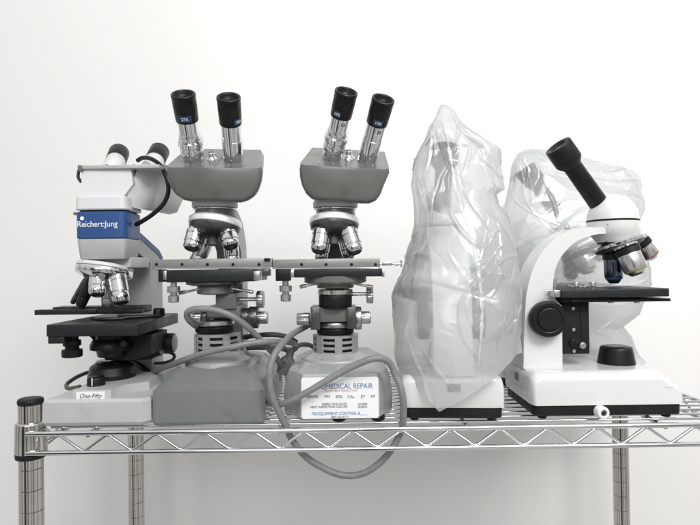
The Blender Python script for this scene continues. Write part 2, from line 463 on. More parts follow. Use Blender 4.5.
    # nosepiece: disc whose underside faces the viewer a little
    nc = at(cx+q['ndx'], q['ny'], Yc-.004); tilt = R(q['ntilt'])
    ax = Vector((q['nside'], -math.sin(tilt), -math.cos(tilt))).normalized()
    b = bmesh.new(); rn = q['nr']*s_(Yc)
    lathe(b, nc-ax*.006, ax, soften([(-.004,rn*.72),(0,rn*.95),(.0015,rn),(.0085,rn*1.0),(.0095,rn*.975)], .0006), 64)
    nm = link('nosepiece', b, 'nose', t)
    b = bmesh.new(); lathe(b, nc-ax*.006, ax, soften([(.0094,rn*.965),(.014,rn*.95),(.024,rn*.62),(.026,rn*.4),(.026,rn*.2)], .0006), 56)
    link('turret', b, 'darkmetal', nm)
    b = bmesh.new(); lathe(b, nc, ax, soften([(.015,.007),(.030,.006),(.031,.004)], .0006), 24); link('turret_screw', b, 'mid', nm)
    u, v = basis(ax)
    for o in q['objs']:
        p = nc + Vector((o['d'][0]*s_(Yc), o['dy'], -o['d'][1]*s_(Yc)))
        q1 = at(cx+o['e'][0], o['e'][1], Yc+o['ey'])
        objective(t, p, q1-p, (q1-p).length, o['r']*s_(Yc), o.get('m','chrome'), o.get('ring'))
    # stage
    sY = .035
    x0,x1,y0,y1 = q['slab']
    b = B(x0,y0,x1,y1, sY, .115, .0012); st = link('stage', b, 'stage', t)
    x0,x1,y0,y1 = q['bar']
    b = B(x0,y0,x1,y1, sY+.0015, .012, .0006); bar = link('slide_bar', b, 'bar', t)
    for px_ in q['barscrews']:
        screw(at(px_, (y0+y1)/2+1.0, sY+.0015)+Vector((0,.0002,0)), (0,-1,0), .0021, bar, 'black')
    b = bmesh.new(); p0, p1 = at(x0+2,y1+.4,sY), at(x1-2,y1-.2,sY)
    rod(b, p0+Vector((0,.002,0)), p1+Vector((0,.002,0)), .0008, 8); link('slide_rod', b, 'chrome', bar)
    for (a0,a1,b0,b1,mm) in q['stagebits']:
        b = B(a0,b0,a1,b1, sY-.002, .016, .0008); link('clamp', b, mm, t)
    for kx in q['stageknobs']:
        kx, ky0, w_ = kx
        b = L(kx, sY+.008, [(ky0,w_*.5),(ky0+5,w_*.5),(ky0+5,w_),(ky0+11,w_),(ky0+11,w_*.55),(ky0+14,w_*.55),(ky0+14,w_*.82),(ky0+20.5,w_*.82),(ky0+21,w_*.6)], seg=44, knurl=.03, b=.0004)
        link('stage_knob', b, 'steel', t, sharp=25)
    if q.get('mech'):
        x_, y_ = q['mech']
        b = bmesh.new(); p = at(x_,y_,sY-.001); p2 = at(x_+22,y_,sY-.001)
        rod(b, p, p2, .0011, 10); box(b, p.x+.003,p.x+.016,sY-.006,sY+.003,p.z-.0022,p.z+.0026,.0005)
        rod(b, p2+Vector((-.001,0,-.004)), p2+Vector((-.001,0,.0045)), .0012, 8)
        rod(b, p2+Vector((-.009,0,-.0002)), p2+Vector((-.004,0,-.0002)), .0019, 12)
        link('slide_clip', b, 'steel', t)
    # under-stage stack (silhouette rows measured from the photograph)
    for (name, mm, Yd, rows, kn) in q['stack']:
        b = L(cx+q.get('sdx',0), Yd, rows, knurl=kn); link(name, b, mm, t, sharp=30)
    for (name, mm, Yd, rc_) in q['blocks']:
        dep = rc_[4] if len(rc_) > 4 else .04
        b = B(rc_[0],rc_[1],rc_[2],rc_[3], Yd, dep, .001); link(name, b, mm, t)
    # horizontal cylinders along X : (name, mat, Y, x0, x1, ycentre, half height, knurl)
    for (name, mm, Yd, xa0, xa1, yc_, hh, kn) in q['hcyl']:
        p = at(xa0,yc_,Yd); n_ = (xa1-xa0)*s_(Yd); rr = hh*s_(Yd)
        b = bmesh.new(); lathe(b, p, (1,0,0), soften([(0,rr*.92),(n_*.08,rr),(n_*.92,rr),(n_,rr*.92)], .0004), 48 if kn else 32, knurl=kn)
        link(name, b, mm, t, sharp=30)
    for pts_, mm in q['levers']:
        b = bmesh.new(); P = [at(x,y,.055) for x,y in pts_]
        tube(b, P, .0016, seg=10, smooth=False); lathe(b, P[0], P[0]-P[1], soften([(-.006,.0024),(.002,.0026),(.003,.0022)],.0003), 16)
        link('lever', b, mm, t)
    # lamp housing drum with vent slots
    cxx = cx+q.get('vdx',0); Yd = Yc; s = s_(Yd); r0 = q['vr']*s
    p = at(cxx, q['vy'][0], Yd); zb = at(cxx, q['vy'][1], Yd).z; hgt = p.z-zb
    b = bmesh.new(); lathe(b, p+Vector((0,0,-.001)), (0,0,-1), [(0,r0*.86),(hgt,r0*.86)], 48, 1)
    nb = 4; lay = hgt/(nb*2-1)
    for i in range(nb):
        d0 = i*2*lay
        lathe(b, p, (0,0,-1), soften([(d0,r0*.88),(d0+.0001,r0),(d0+lay,r0),(d0+lay+.0001,r0*.88)], .0005), 56, 0)
    for k in range(7):
        a = R(q['vang']) + k*2*math.pi/7
        c = Vector((p.x+math.sin(a)*r0*.975, p.y-math.cos(a)*r0*.975, 0))
        sub = bmesh.new(); bmesh.ops.create_cube(sub, size=1)
        for v in sub.verts: v.co = Vector((v.co.x*.010, v.co.y*.0028, v.co.z*hgt*.97))
        bmesh.ops.rotate(sub, verts=sub.verts[:], cent=(0,0,0), matrix=Matrix.Rotation(a,3,'Z'))
        bmesh.ops.translate(sub, verts=sub.verts[:], vec=(c.x,c.y,(p.z+zb)/2))
        merge(b, sub)
    link('lamp_housing', b, ['ao_light' if q['id']==3 else 'ao_light','black'], t, sharp=30)
    # flange + screws
    b = L(cxx, Yd, q['flange'], b=.001, seg=64); fl = link('flange', b, q['basemat2'], t)
    c = at(cxx, q['flange'][-1][0]-3, Yd)
    zf = at(cxx, q['flangez'], Yd).z; rf_ = q['flange'][-1][1]*s*.88
    for k in range(8):
        a = R(22+45*k); screw((c.x+math.sin(a)*rf_, c.y-math.cos(a)*rf_, zf-.0006), (0,0,1), .0023, fl, 'steel', .002)
    # base
    b = bmesh.new(); poly_loft(b, q['base'], q.get('bbev', .003), 4); bs = link('base', b, q['basemat'], t, sharp=24)
    for (fx, fy) in q['feet']:
        b = bmesh.new(); lathe(b, (fx,fy,0.0002), (0,0,1), soften([(0,.0085),(.005,.009),(.0062,.0088)],.0008), 24); link('foot', b, 'blackm', t)
    return t, bs, fr, bk

P = at
def footprint(pts, z): return [Vector((x,y,z)) for x,y in pts]
# --- second microscope (blue-grey flat-fronted base)
cx2 = 214
xl, xr = at(151,410,.016).x, at(265,410,.016).x
xc2 = (xl+xr)/2; hw = (xr-xl)/2
zt = at(208,391.5,.016).z
zb2 = at(208,367.5,.047).z
base2 = []
def oct2(h0, ch, y0, y1, z):
    return [Vector(p) for p in ((xc2-h0,y0+ch*.35,z),(xc2-h0+ch*.45,y0,z),(xc2+h0-ch*.45,y0,z),(xc2+h0,y0+ch*.35,z),(xc2+h0,y1-.02,z),(xc2+h0-.02,y1,z),(xc2-h0+.02,y1,z),(xc2-h0,y1-.02,z))]
base2 = [oct2(hw-.002,.012,.018,.215,.0005), oct2(hw,.012,.016,.217,.004), oct2(hw-.0005,.012,.018,.215,zt), oct2(hw-.022,.02,.048,.190,zb2)]
q2 = dict(id=2, cx=215, Y0=.016, headmat='ao_grey', neckmat='mid', armmat='ao_light', basemat='ao_base', basemat2='ao_light', adx=.004,
  label='grey microscope with upright twin eyepieces and a dark blue-grey flat-fronted base',
  head=dict(front=[(165,171),(166.5,180),(170,188.5),(175.5,195),(182.5,199.5),(190,201),(240,202),(247,200),(253.5,195.5),(258,189),(261,180.5),(262,172),(261,168),(166,167)], Yf=.038, Yb=.112,
            dz=[.036,.024,.016,.012,.011,.011,.011,.011,.012,.016,.024,.036,.040,.040], ti=13, tj=12, bev=.0030, shx=-.0035),
  knob=(212,157),
  eyes=[dict(t=(183,93.5),b=(194.5,165),Yt=.008,Yb=.070,rc=.0152,rt=.0125,fc=.36,ring=1,lab=(52,118),txt='27X'),
        dict(t=(228.5,96.5),b=(234,165),Yt=.008,Yb=.070,rc=.0150,rt=.0126,fc=.38,lab=(20,62),txt='10X')],
  ndx=.3, ny=224, ntilt=11, nside=-.10, nr=26,
  objs=[dict(d=(-17,6),dy=-.010,e=(-24,249),ey=-.026,r=8.6), dict(d=(13,7),dy=-.010,e=(16.5,247),ey=-.026,r=8.2),
        dict(d=(-10,9),dy=.016,e=(-20,266),ey=.012,r=8.0,ring='brass',m='chrome_dull'), dict(d=(12,9),dy=.016,e=(18,267),ey=.012,r=7.4,m='chrome')],
  slab=(166,254,269.5,282), bar=(152,272,258.8,268.2), barscrews=(156.5,182,207.5,233,259),
  stagebits=[(158,163.6,269.6,282,'black'),(163.0,166.5,270.5,280,'steel'),(253.5,260,271,280.5,'steel'),(262,269.5,268.5,276,'darkmetal'),(264,270,258,261,'black')],
  stageknobs=[(173.5,281.5,6.4)], mech=None,
  stack=[('substage','darkmetal',.075,[(281.5,28),(284,28),(286,20)],0),
         ('condenser','mid',.070,[(285.5,16.5),(288,17.5),(293.5,17.5),(294.5,11)],0),
         ('iris_ring','steel',.090,[(318.5,10),(320,19),(324.2,19.3),(325.5,17)],.0),
         ('lens_ring','black',.090,[(325,17.5),(326,19.7),(331,19.0),(333.5,15)],0)],
  blocks=[('focus_block','mid',.062,(215.5,293.5,236,309,.05)),('focus_block','mid',.066,(207,306,240,317,.05)),('focus_block','darkmetal',.072,(206,312,214,320,.04))],
  hcyl=[('adjusting_rod','chrome_dull',.078,234,258,299.5,1.9,0),('adjusting_knob','steel',.078,257,264,299.5,8.6,.04),
        ('focus_knob','darkmetal',.085,240,250,317,9,.0),('focus_knob','darkmetal',.085,249,258.5,317.5,11,.02),('fine_focus_knob','chrome_dull',.085,258,268,317.5,6.4,.03),
        ('fine_focus_knob','chrome_dull',.085,190,203,317.5,5.4,.03),('focus_knob','darkmetal',.085,202,208,317.5,8,.0)],
  levers=[([(181,292.8),(200,289)],'steel'),([(251,291.8),(232,288.5)],'steel')],
  vdx=3, vr=22.2, vy=(332.5,352.5), vang=-17,
  flange=[(350,22),(353,24.5),(357.6,27.5),(358.4,31.5),(366,32)], flangez=359.6,
  base=base2, bbev=.0035, feet=[(xc2-.05,.04),(xc2+.05,.04),(xc2-.05,.19),(xc2+.05,.19)])
t2, b2, fr2, bk2 = ao_scope(q2)
# white paper sticker on the left shoulder of that base
bm = bmesh.new()
A_, B_ = base2[2][0], base2[2][7]; C_, D_ = base2[3][7], base2[3][0]
def on(u,v): return A_.lerp(B_,u).lerp(D_.lerp(C_,u),v)
nn = (B_-A_).cross(D_-A_).normalized(); 
if nn.z < 0: nn = -nn
ring = [on(u,v)+nn*.0006 for u,v in ((.02,.12),(.55,.12),(.55,.9),(.30,.86),(.18,.55),(.04,.50))]
bm.faces.new([bm.verts.new(p) for p in ring]); link('sticker', bm, 'paper', b2)

# --- third microscope (octagonal base with the repair sticker)
xl, xr = at(282,400,.03).x, at(393.5,400,.03).x
xc3 = at(338.5,400,.014).x
fa, fb = at(300,400,.014).x, at(380,400,.014).x
ztf = at(338,373,.014).z; ztb = at(338,363.5,.045).z
def oct3(k, dy, z, gx=0):
    return [Vector(p) for p in ((xl+k,.048+dy,z),(fa+k*.5,.014+dy,z),(fb-k*.5,.014+dy,z),(xr-k,.048+dy,z),(xr-k,.175-dy,z),(fb-k*.5,.215-dy,z),(fa+k*.5,.215-dy,z),(xl+k,.175-dy,z))]
base3 = [oct3(.004,.003,.0055), oct3(.001,.0,.009), oct3(.0,.0,.030), oct3(.003,.0012,ztf-.012), oct3(.007,.004,ztf-.002), oct3(.020,.026,ztb)]
q3 = dict(id=3, cx=335.3, Y0=.014, headmat='ao_grey', neckmat='ao_grey', armmat='ao_grey', basemat='ao_base2', basemat2='ao_base2', adx=0.0,
  label='grey microscope with eyepieces leaning right and a white repair sticker on its base',
  head=dict(front=[(299,168),(299.3,176),(301.5,185),(305.5,193),(311.5,198.5),(318,200.5),(362,203),(369.5,203),(376,200),(380.5,194.5),(384.5,184),(389.8,172),(389.3,169),(300,164.5)], Yf=.040, Yb=.112,
            dz=[.034,.024,.016,.012,.011,.011,.011,.011,.012,.016,.024,.034,.038,.038], ti=13, tj=12, bev=.0030, shx=.004),
  knob=(348.5,155),
  eyes=[dict(t=(346.5,91),b=(331,161),Yt=.010,Yb=.072,rc=.0146,rt=.0122,fc=.345,ring=1,lab=(100,130),txt='10X',dot=1),
        dict(t=(383.5,98.5),b=(366,163),Yt=.010,Yb=.072,rc=.0146,rt=.0124,fc=.37,lab=(68,118),txt='10X',dot=1)],
  ndx=-1, ny=223.5, ntilt=14, nside=-.02, nr=24.8,
  objs=[dict(d=(-12,6),dy=-.012,e=(-16.5,252),ey=-.026,r=8.6), dict(d=(13,6),dy=-.012,e=(20,253),ey=-.026,r=8.6),
        dict(d=(-9,9),dy=.016,e=(-15,261.5),ey=.010,r=6.8,m='chrome'), dict(d=(8,9),dy=.016,e=(14,259),ey=.010,r=6.6,m='chrome')],
  slab=(294,382,268.8,277), bar=(272.5,380,258.8,268.2), barscrews=(301.5,326,351.5,375.5),
  stagebits=[(275.5,290,269,281,'black'),(290.3,294,270,277.5,'steel'),(382,384.5,269.5,277,'steel')],
  stageknobs=[(285.5,280.5,6.2)], mech=(380,264),
  stack=[('substage','mid',.075,[(276,31),(282,31),(284.5,24)],0),
         ('condenser','ao_grey',.070,[(279.5,16),(280,18.5),(287.5,18.5),(288,17)],0),
         ('iris_ring','chrome_dull',.070,[(289,16),(289.4,17.6),(293.6,17.6),(294.4,16.5)],0),
         ('condenser','black',.070,[(294.6,16.2),(295,16.8),(305,16.6),(307.6,15)],0),
         ('iris_ring','steel',.088,[(320,15),(321.5,17.6),(326.0,17.8),(328,15)],0),
         ('lens_ring','black',.090,[(327.4,17.5),(328,18.8),(332.5,18.4),(334.2,15)],0)],
  blocks=[('focus_block','mid',.060,(319,307,350,322,.05)),('focus_block','darkmetal',.054,(310.5,307,320,330,.05)),('focus_block','darkmetal',.054,(347,307,356,329,.05))],
  hcyl=[('adjusting_rod','chrome_dull',.078,351,367,294.2,1.9,0),('adjusting_knob','steel',.078,366.5,373,294.5,9,.05),
        ('focus_knob','steel',.082,355,361.5,318,11.6,.03),('fine_focus_knob','chrome_dull',.082,361,370.5,317.5,6.4,.03),
        ('fine_focus_knob','steel',.082,297,310,319,6.2,.05)],
  levers=[([(302,286.5),(318,283.3)],'steel'),([(371,287),(352,283)],'steel')],
  vdx=.5, vr=22.0, vy=(333.8,352.5), vang=8,
  flange=[(350.5,22),(352.5,25),(354.5,29),(355.5,33),(357,34.5),(364,35)], flangez=355.9,
  base=base3, bbev=.0025, feet=[(xl+.026,.045),(fb-.002,.030),(xc3,.030),(xl+.03,.18),(xr-.03,.18)])
t3, b3, fr3, bk3 = ao_scope(q3)
# repair sticker, with its print
Ys = .0132
c = at(340, 397.8, Ys); s = s_(Ys); W_, H_ = 77*s, 41*s
bm = bmesh.new(); pts = []
for (sx, sz, a0) in ((1,1,0),(-1,1,90),(-1,-1,180),(1,-1,270)):
    for k in range(6):
        a = R(a0+18*k); pts.append((c.x+sx*(W_/2-.003)+.003*math.cos(a), c.z+sz*(H_/2-.003)+.003*math.sin(a)))
for i,(x,z) in enumerate(pts): pts[i] = Vector((x, Ys, z))
ring_loft(bm, [pts, [p+Vector((0,.0006,0)) for p in pts]])
stk = link('repair_sticker', bm, 'paper', b3, sharp=20)
def lab(s_txt, px_, py_, hpx, wpx, mat, bold=0, align='CENTER'):
    p = at(px_, py_, Ys-.0002); sc_ = s_(Ys)
    text(s_txt, p, hpx*sc_*1.38, mat, stk, name='print', width=wpx*sc_, bold=bold)
lab('BIOMEDICAL REPAIR', 344.0, 386.4, 5.4, 57, 'inkblue')
lab('EQUIPMENT INSPECTION', 341, 390.7, 2.0, 33, 'inkor')
for tt, xx, ww in (('REPAIR',312.0,12),('PM',327.3,5),('ESI',339,6),('CAL',351,7),('ET',363,4),('PT',373,4)):
    lab(tt, xx, 396.8+(.0), 2.8, ww, 'inkblack')
lab('INSPECTION DATE:', 334.5, 404.2, 2.3, 25, 'inkblack')
lab('10/2009', 362.5, 404.2, 2.3, 9, 'inkblack')
lab('NEXT INSPECTION DUE ON:', 329, 407.0, 2.3, 37, 'inkblack')
lab('02/2010', 362.5, 407.0, 2.3, 9, 'inkblack')
lab('FSS-EQUIPMENT CONTROL #____', 339.5, 413.6, 3.0, 55, 'inkblue')
lab('800-222-4717', 340, 417.1, 2.2, 17, 'inkblack')

# ------------------------------------------------------------------ first microscope (white with blue band)
m1 = empty('microscope', (at(108,421,.1).x, .1, 0), 'off-white microscope with a blue lettered band and a black stage, leftmost on the shelf', 'microscope', 'old microscopes')
Yb1 = .014
xl, xr = at(42,412,Yb1).x, at(149,412,Yb1).x
ztf = at(95,402.5,Yb1).z; 
def tr1(k, z, y0=Yb1, back=.215):
    return [Vector(p) for p in ((xl+k,y0+k,z),(xr-.008-k,y0+k,z),(xr-k,y0+.008+k,z),(xr-.014-k,back,z),(xl+.012+k,back,z))]
bm = bmesh.new(); poly_loft(bm, [tr1(.003,.0015),tr1(0,.006),tr1(.0005,ztf),tr1(.004,ztf+.0035)], .002, 3)
bs1 = link('base', bm, 'rgrey', m1, sharp=24)
# raised deck on the base
bx0, bx1 = at(72.5,395,.020).x, at(111,395,.020).x
zd = at(92,390.3,.020).z
bm = bmesh.new()
ringa = [(bx0,.020),(bx1,.020),(bx1+.004,.052),(bx1+.030,.070),(bx1+.032,.20),(bx0+.004,.20)]
def cc(k): 
    cxm = (bx0+bx1)/2+.01; cym=.12
    return [(cxm+(x-cxm)*k, cym+(y-cym)*(1+(k-1)*.5)) for x,y in ringa]
poly_loft(bm, [[Vector((x,y,ztf)) for x,y in cc(1.02)],[Vector((x,y,zd)) for x,y in cc(.99)]], .0022, 3)
dk = link('deck', bm, 'rgrey', bs1, sharp=50)
# name tag on the deck
p = at(90.2,396.1,.0186); w_,h_ = 14.2*s_(.0186), 4.0*s_(.0186)
bm = bmesh.new(); box(bm, p.x-w_, p.x+w_, .0186, .0212, p.z-h_, p.z+h_, .0002, 1)
tg = link('name_tag', bm, 'paper', bs1)
text('One-Fifty', Vector((p.x, .0184, p.z)), .0080, 'inkblack', tg, name='handwriting', shear=.35, width=w_*1.55)
# power knob
kp = at(95.5,386,.05)
bm = bmesh.new(); lathe(bm, (kp.x,.052,zd-.001), (0,0,1), soften([(0,.0115),(.010,.0112),(.0125,.010)],.001), 40, knurl=.02)
lk = link('brightness_knob', bm, 'black', m1); bm = bmesh.new(); box(bm, kp.x-.0006, kp.x+.0006,.0398,.0420,zd+.001,zd+.011,.0002,1); link('mark', bm, 'inkwhite', lk)
# illuminator
bm = L(112, .105, [(361.5,11),(363,17),(366,20.5),(370,21),(373,22.5),(381,22)], seg=56); link('illuminator', bm, 'black', m1)
bm = L(112, .105, [(359.5,8),(360,14.5),(362,15.5)], seg=48); link('field_lens', bm, 'lens', m1)
# arm at the back
ax0, ax1 = at(117,300,.17).x, at(151,300,.17).x
z_ = lambda y, Y: at(135,y,Y).z
bm = bmesh.new()
yz = [(.17,.02),(.17,z_(264,.17)),(.120,z_(252,.12)),(.116,z_(230.5,.116)),(.150,z_(239,.15)),(.205,z_(251,.205)),(.222,z_(258,.222)),(.222,.02)]
poly_loft(bm, [[Vector((ax0,y,z)) for y,z in yz],[Vector((ax1,y,z)) for y,z in yz]], .004, 3)
arm1 = link('arm', bm, 'rside', m1)
bm = bmesh.new()
ys_ = [(.117,z_(230,.116)),(.151,z_(238.2,.15)),(.206,z_(250.2,.205)),(.2228,z_(257.5,.222)),(.2228,z_(263,.222)),(.205,z_(256,.205)),(.150,z_(244,.15)),(.117,z_(236,.117))]
poly_loft(bm, [[Vector((ax0-.0008,y,z)) for y,z in ys_],[Vector((ax1+.0008,y,z)) for y,z in ys_]], .001, 2)
link('blue_stripe', bm, 'blue', arm1)
# body block: lower grey shell, blue band, upper shell
def shell(x0,x1,Yf,Yk,z0,z1,r,k0=0,k1=0,n=8):
    rings=[]
    def rr(z, k):
        o=[]
        for (cx_,cy_,a0) in ((x1-r,Yk-r,0),(x0+r,Yk-r,90),(x0+r,Yf+r,180),(x1-r,Yf+r,270)):
            for i in range(n+1):
                a=R(a0+90*i/n); o.append(Vector((cx_+(r-k)*math.cos(a), cy_+(r-k)*math.sin(a), z)))
        return o
    e=.0015
    return [rr(z0,k0+e),rr(z0+e,k0),rr(z1-e,k1),rr(z1,k1+e)]
Yf = .062
bl, br = at(74.5,225,Yf).x, at(125.5,225,Yf).x
zz = lambda y: at(107,y,Yf).z
bm = bmesh.new(); ring_loft(bm, shell(bl,br,Yf,.120,zz(259),zz(238.6),.009,.0035,.0003)); link('lower_shell', bm, 'rgrey', m1)
bm = bmesh.new(); ring_loft(bm, shell(bl,br,Yf-.0006,.1206,zz(238.4),zz(211.2),.009,0,0)); bnd = link('blue_band', bm, 'blue', m1)
bm = bmesh.new(); ring_loft(bm, shell(bl+.003,br-.003,Yf+.002,.118,zz(211.5),zz(208.8),.009,0,0)); link('gap_ring', bm, 'black', m1)
bm = bmesh.new(); ring_loft(bm, shell(bl-.001,br+.0015,Yf-.001,.122,zz(209.6),zz(196),.009,0,.001)); link('upper_shell', bm, 'rwhite', m1)
p = at(97.2,224.2,Yf-.0007)
text('Reichert:Jung', p, .0112, 'inkwhite', bnd, width=40*s_(Yf), bold=0)
pp = at(82,218.4,Yf-.0009); bm = bmesh.new(); lathe(bm, pp, (0,-1,0), [(0,.0028),(.0003,.0026)], 24); link('emblem', bm, 'inkwhite', bnd)
screw(at(74.5,213.5,Yf+.02)+Vector((.002,0,0)), (-1,0,0), .0026, m1, 'steel', .003)
# head : faceted white casting
Yh=.062
def hv(x,y,Y): return at(x,y,Y)
bm = bmesh.new()
fr = [hv(81,197,.068),hv(123,197,.068),hv(133,184,.074),hv(131,169,.074),hv(82,169,.072)]
bk = [Vector((v.x,.175,v.z+dz)) for v,dz in zip(fr,(0,0,.004,.02,.02))]
poly_loft(bm, [fr,bk], .0055, 4); 
link('head', bm, 'rwhite', m1, sharp=60)
bm = bmesh.new()
fr = [hv(124,205,.075),hv(140,209,.085),hv(151,208,.10),hv(160,195,.115),hv(161,172,.115),hv(146,168,.09),hv(137,170,.082)]
bk = [Vector((v.x+.012-abs(i-3)*.002,.185,v.z+(.006 if i>3 else .002))) for i,v in enumerate(fr)]
poly_loft(bm, [fr,bk], .0050, 4); link('head_wing', bm, 'rwhite', m1, sharp=60)
bm = bmesh.new(); a,b_ = at(79,167.6,.07), at(160,167.6,.07); box(bm, a.x,b_.x,.068,.19,a.z-.0022,a.z+.0026,.0006); tp = link('top_plate', bm, 'rside', m1)
for x_ in (107,134): screw(at(x_,166,.08), (0,0,1), .0022, tp, 'mid', .002)
bm = B(77.5,165,81.5,171,.066,.02,.0006); link('latch', bm, 'mid', m1)
bm = bmesh.new(); tube(bm, [at(79,170,.075),at(78.2,177,.078),at(81,182,.085)], .0022, seg=10); link('latch', bm, 'darkmetal', m1)
bm = B(158.5,165,168.5,171,.135,.03,.001); bm = B(161,171,167,200,.15,.03,.001,bm); link('bracket', bm, 'mid', m1)
bm = B(163,186,170,199,.155,.02,.001); link('bracket', bm, 'black', m1)
for (bx,by,tx,ty) in ((111.5,172,118.5,154.5),(149,173,158.5,153.5)):
    bot = at(bx,by,.12); top = at(tx,ty,.165); ax=(top-bot); n_=ax.length
    bm = bmesh.new(); lathe(bm, bot, ax, soften([(-.01,.0150),(n_*.62,.0138),(n_*.63,.012)],.0005), 40); et = link('eyepiece_tube', bm, 'rwhite', m1)
    bm = bmesh.new(); lathe(bm, bot, ax, soften([(n_*.60,.0132),(n_*.62,.0145),(n_*1.12,.0148),(n_*1.16,.0135),(n_*1.17,.009)],.0006), 40); link('eyecup', bm, 'black', et)
bm = bmesh.new(); tube(bm, [at(137.5,160.5,.118),at(143,157.8,.112),at(151,158.8,.10),at(160,165,.09),at(166,176,.085),at(168.5,190,.085),at(164,203,.085),at(153,214,.085),at(141,222,.085),at(136,224.5,.09)], .0031, seg=16)
link('cable', bm, 'black', m1)
# neck + nosepiece
bm = B(87,257,131,268,.085,.07,.002); link('nose_block', bm, 'rgrey', m1)
nc = at(105.2,269,.098); ax=Vector((-.12,-.16,-1)).normalized(); sN=s_(.098)
bm = bmesh.new(); lathe(bm, nc-ax*.006, ax, soften([(0,26.0*sN),(.0048,26.9*sN),(.0052,26*sN)],.0005), 64); np1=link('nosepiece', bm, 'rwhite', m1)
bm = bmesh.new(); lathe(bm, nc-ax*.0006, ax, soften([(0,26*sN),(.0004,27*sN),(.0085,27*sN),(.0105,25.5*sN),(.015,20*sN)],.0006), 64); link('turret', bm, 'chrome', np1)
def ob1(a, b_, Ya_, Ye_, r, m, **k):
    p0=at(*a,Ya_); p1=at(*b_,Ye_); return objective(m1, p0, p1-p0, (p1-p0).length, r*s_(Ya_), m, **k)
ob1((99,271),(97.0,295),.085,.070,8.2,'chrome',name='objective')
ob1((116.5,273),(121.5,303),.085,.072,8.6,'chrome')
ob1((107,275),(108.5,309),.12,.125,6.6,'steel')
ob1((93,278),(80,306),.115,.115,5.4,'blackm')
ob1((87,278),(72.5,303),.120,.130,3.0,'darkmetal')
# stage
zs = at(92,324,.03).z
bm = bmesh.new(); xs0,xs1 = at(46,330,.03).x, at(138,330,.03).x
zlo = at(92,336.5,.03).z
box(bm, xs0, xs1, .030, .195, zlo, zs, .0018, 3); 
box(bm, xs0+.001, xs0+.022, .032,.05, zlo-.009, zlo+.001, .001)
stg = link('stage', bm, 'stage', m1)
bm = bmesh.new(); c = Vector(((xs0+xs1)/2, .095, zs)); lathe(bm, c-Vector((0,0,.001)), (0,0,1), soften([(0,.021),(.0012,.0205)],.0003), 48); link('stage_insert', bm, 'black', stg)
p0,p1 = at(35,311.5,.105),at(150,313,.105); zq = at(80,311.5,.105).z
bm = bmesh.new(); box(bm, p0.x,p0.x+.088,.103,.118,zq-.0042,zq+.0030,.0008); box(bm,p0.x+.018,p0.x+.150,.117,.150,zq-.0040,zq+.0058,.001); box(bm,p0.x+.088,p0.x+.150,.104,.118,zq-.004,zq+.002,.0008)
sh = link('slide_holder', bm, 'stage', m1)
bm = bmesh.new(); tube(bm, [Vector((c.x-.028,.088,zs+.0024)),Vector((c.x-.006,.070,zs+.0024)),Vector((c.x+.022,.078,zs+.0024))], .0022, seg=8)
tube(bm, [Vector((c.x+.062,.108,zs+.003)),Vector((c.x+.034,.094,zs+.003)),Vector((c.x+.018,.088,zs+.0026))], .0022, seg=8); link('slide_clip', bm, 'black', stg)
p = at(159,310,.125); bm = bmesh.new(); lathe(bm, (p.x,p.y,p.z-.009), (0,0,1), soften([(0,.0085),(.010,.0080),(.012,.007)],.0008), 28, knurl=.03); link('stage_screw', bm, 'black', stg)
# coaxial stage knobs
bm = L(72, .060, [(334,6),(340,6),(340,8.4),(345.5,8.4),(346,6.5),(349,6.5),(349.3,9.6),(356,9.6),(357,9)], seg=56, knurl=.03, b=.0006); link('stage_knob', bm, 'black', m1, sharp=25)
# condenser carrier
bm = bmesh.new(); pts=[at(86,335,.08),at(93,342,.08),at(99,352,.08),at(104,361,.08),at(132,361,.08),at(150,355,.08),at(150,335,.08)]
prism(bm, [(v.x,v.z) for v in pts], .085, .15, .002); link('condenser_carrier', bm, 'blackm', m1)
bm = L(112, .085, [(334,15),(339,15),(339,18),(344,20.5),(348.5,20.5),(349,15),(356,13.5)], seg=56); link('condenser', bm, 'black', m1)
bm = bmesh.new(); p=at(125,343,.055); lathe(bm, p, (.2,-1,0), soften([(-.01,.003),(.004,.003),(.0045,.0045),(.009,.0045)],.0005), 20); link('condenser_screw', bm, 'black', m1)
# focus knobs on the right, axis along X
bm = bmesh.new(); p = at(143,344,.13); lathe(bm, p, (1,0,0), soften([(-.02,.012),(.004,.012),(.004,.0175),(.026,.0180),(.027,.0165)],.001), 56, knurl=.02); link('focus_knob', bm, 'black', m1, sharp=25)
bm = bmesh.new(); lathe(bm, p+Vector((.0271,0,0)), (1,0,0), soften([(0,.0160),(.0009,.0155)],.0003), 40); link('knob_face', bm, 'mid', m1)
bm = bmesh.new(); p = at(160,343,.155); lathe(bm, p, (1,0,0), soften([(-.01,.008),(.004,.008),(.004,.0145),(.021,.0148),(.022,.0135)],.001), 56, knurl=.02); link('focus_knob', bm, 'black', m1, sharp=25)
bm = bmesh.new(); lathe(bm, p+Vector((.0221,0,0)), (1,0,0), soften([(0,.0130),(.0009,.0125)],.0003), 40); link('knob_face', bm, 'rside', m1)
bm = B(126,340,152,360,.12,.06,.003); link('focus_housing', bm, 'black', m1)
for f_ in ((xl+.02,.035),(xr-.02,.035),(xl+.03,.195),(xr-.03,.195)):
    bm = bmesh.new(); lathe(bm, (f_[0],f_[1],.0001), (0,0,1), [(0,.006),(.0025,.007)], 20); link('foot', bm, 'blackm', m1)
# its power lead: black loop on the left, running under the stage to the right
bm = bmesh.new(); tube(bm, [at(98,372,.15),at(88,372.5,.14),at(77,377,.125),at(68,383,.11),at(66.5,387,.10),at(70,388.5,.092),at(80,386.5,.085)], .0028, seg=12)
link('cable', bm, 'cordd', m1)

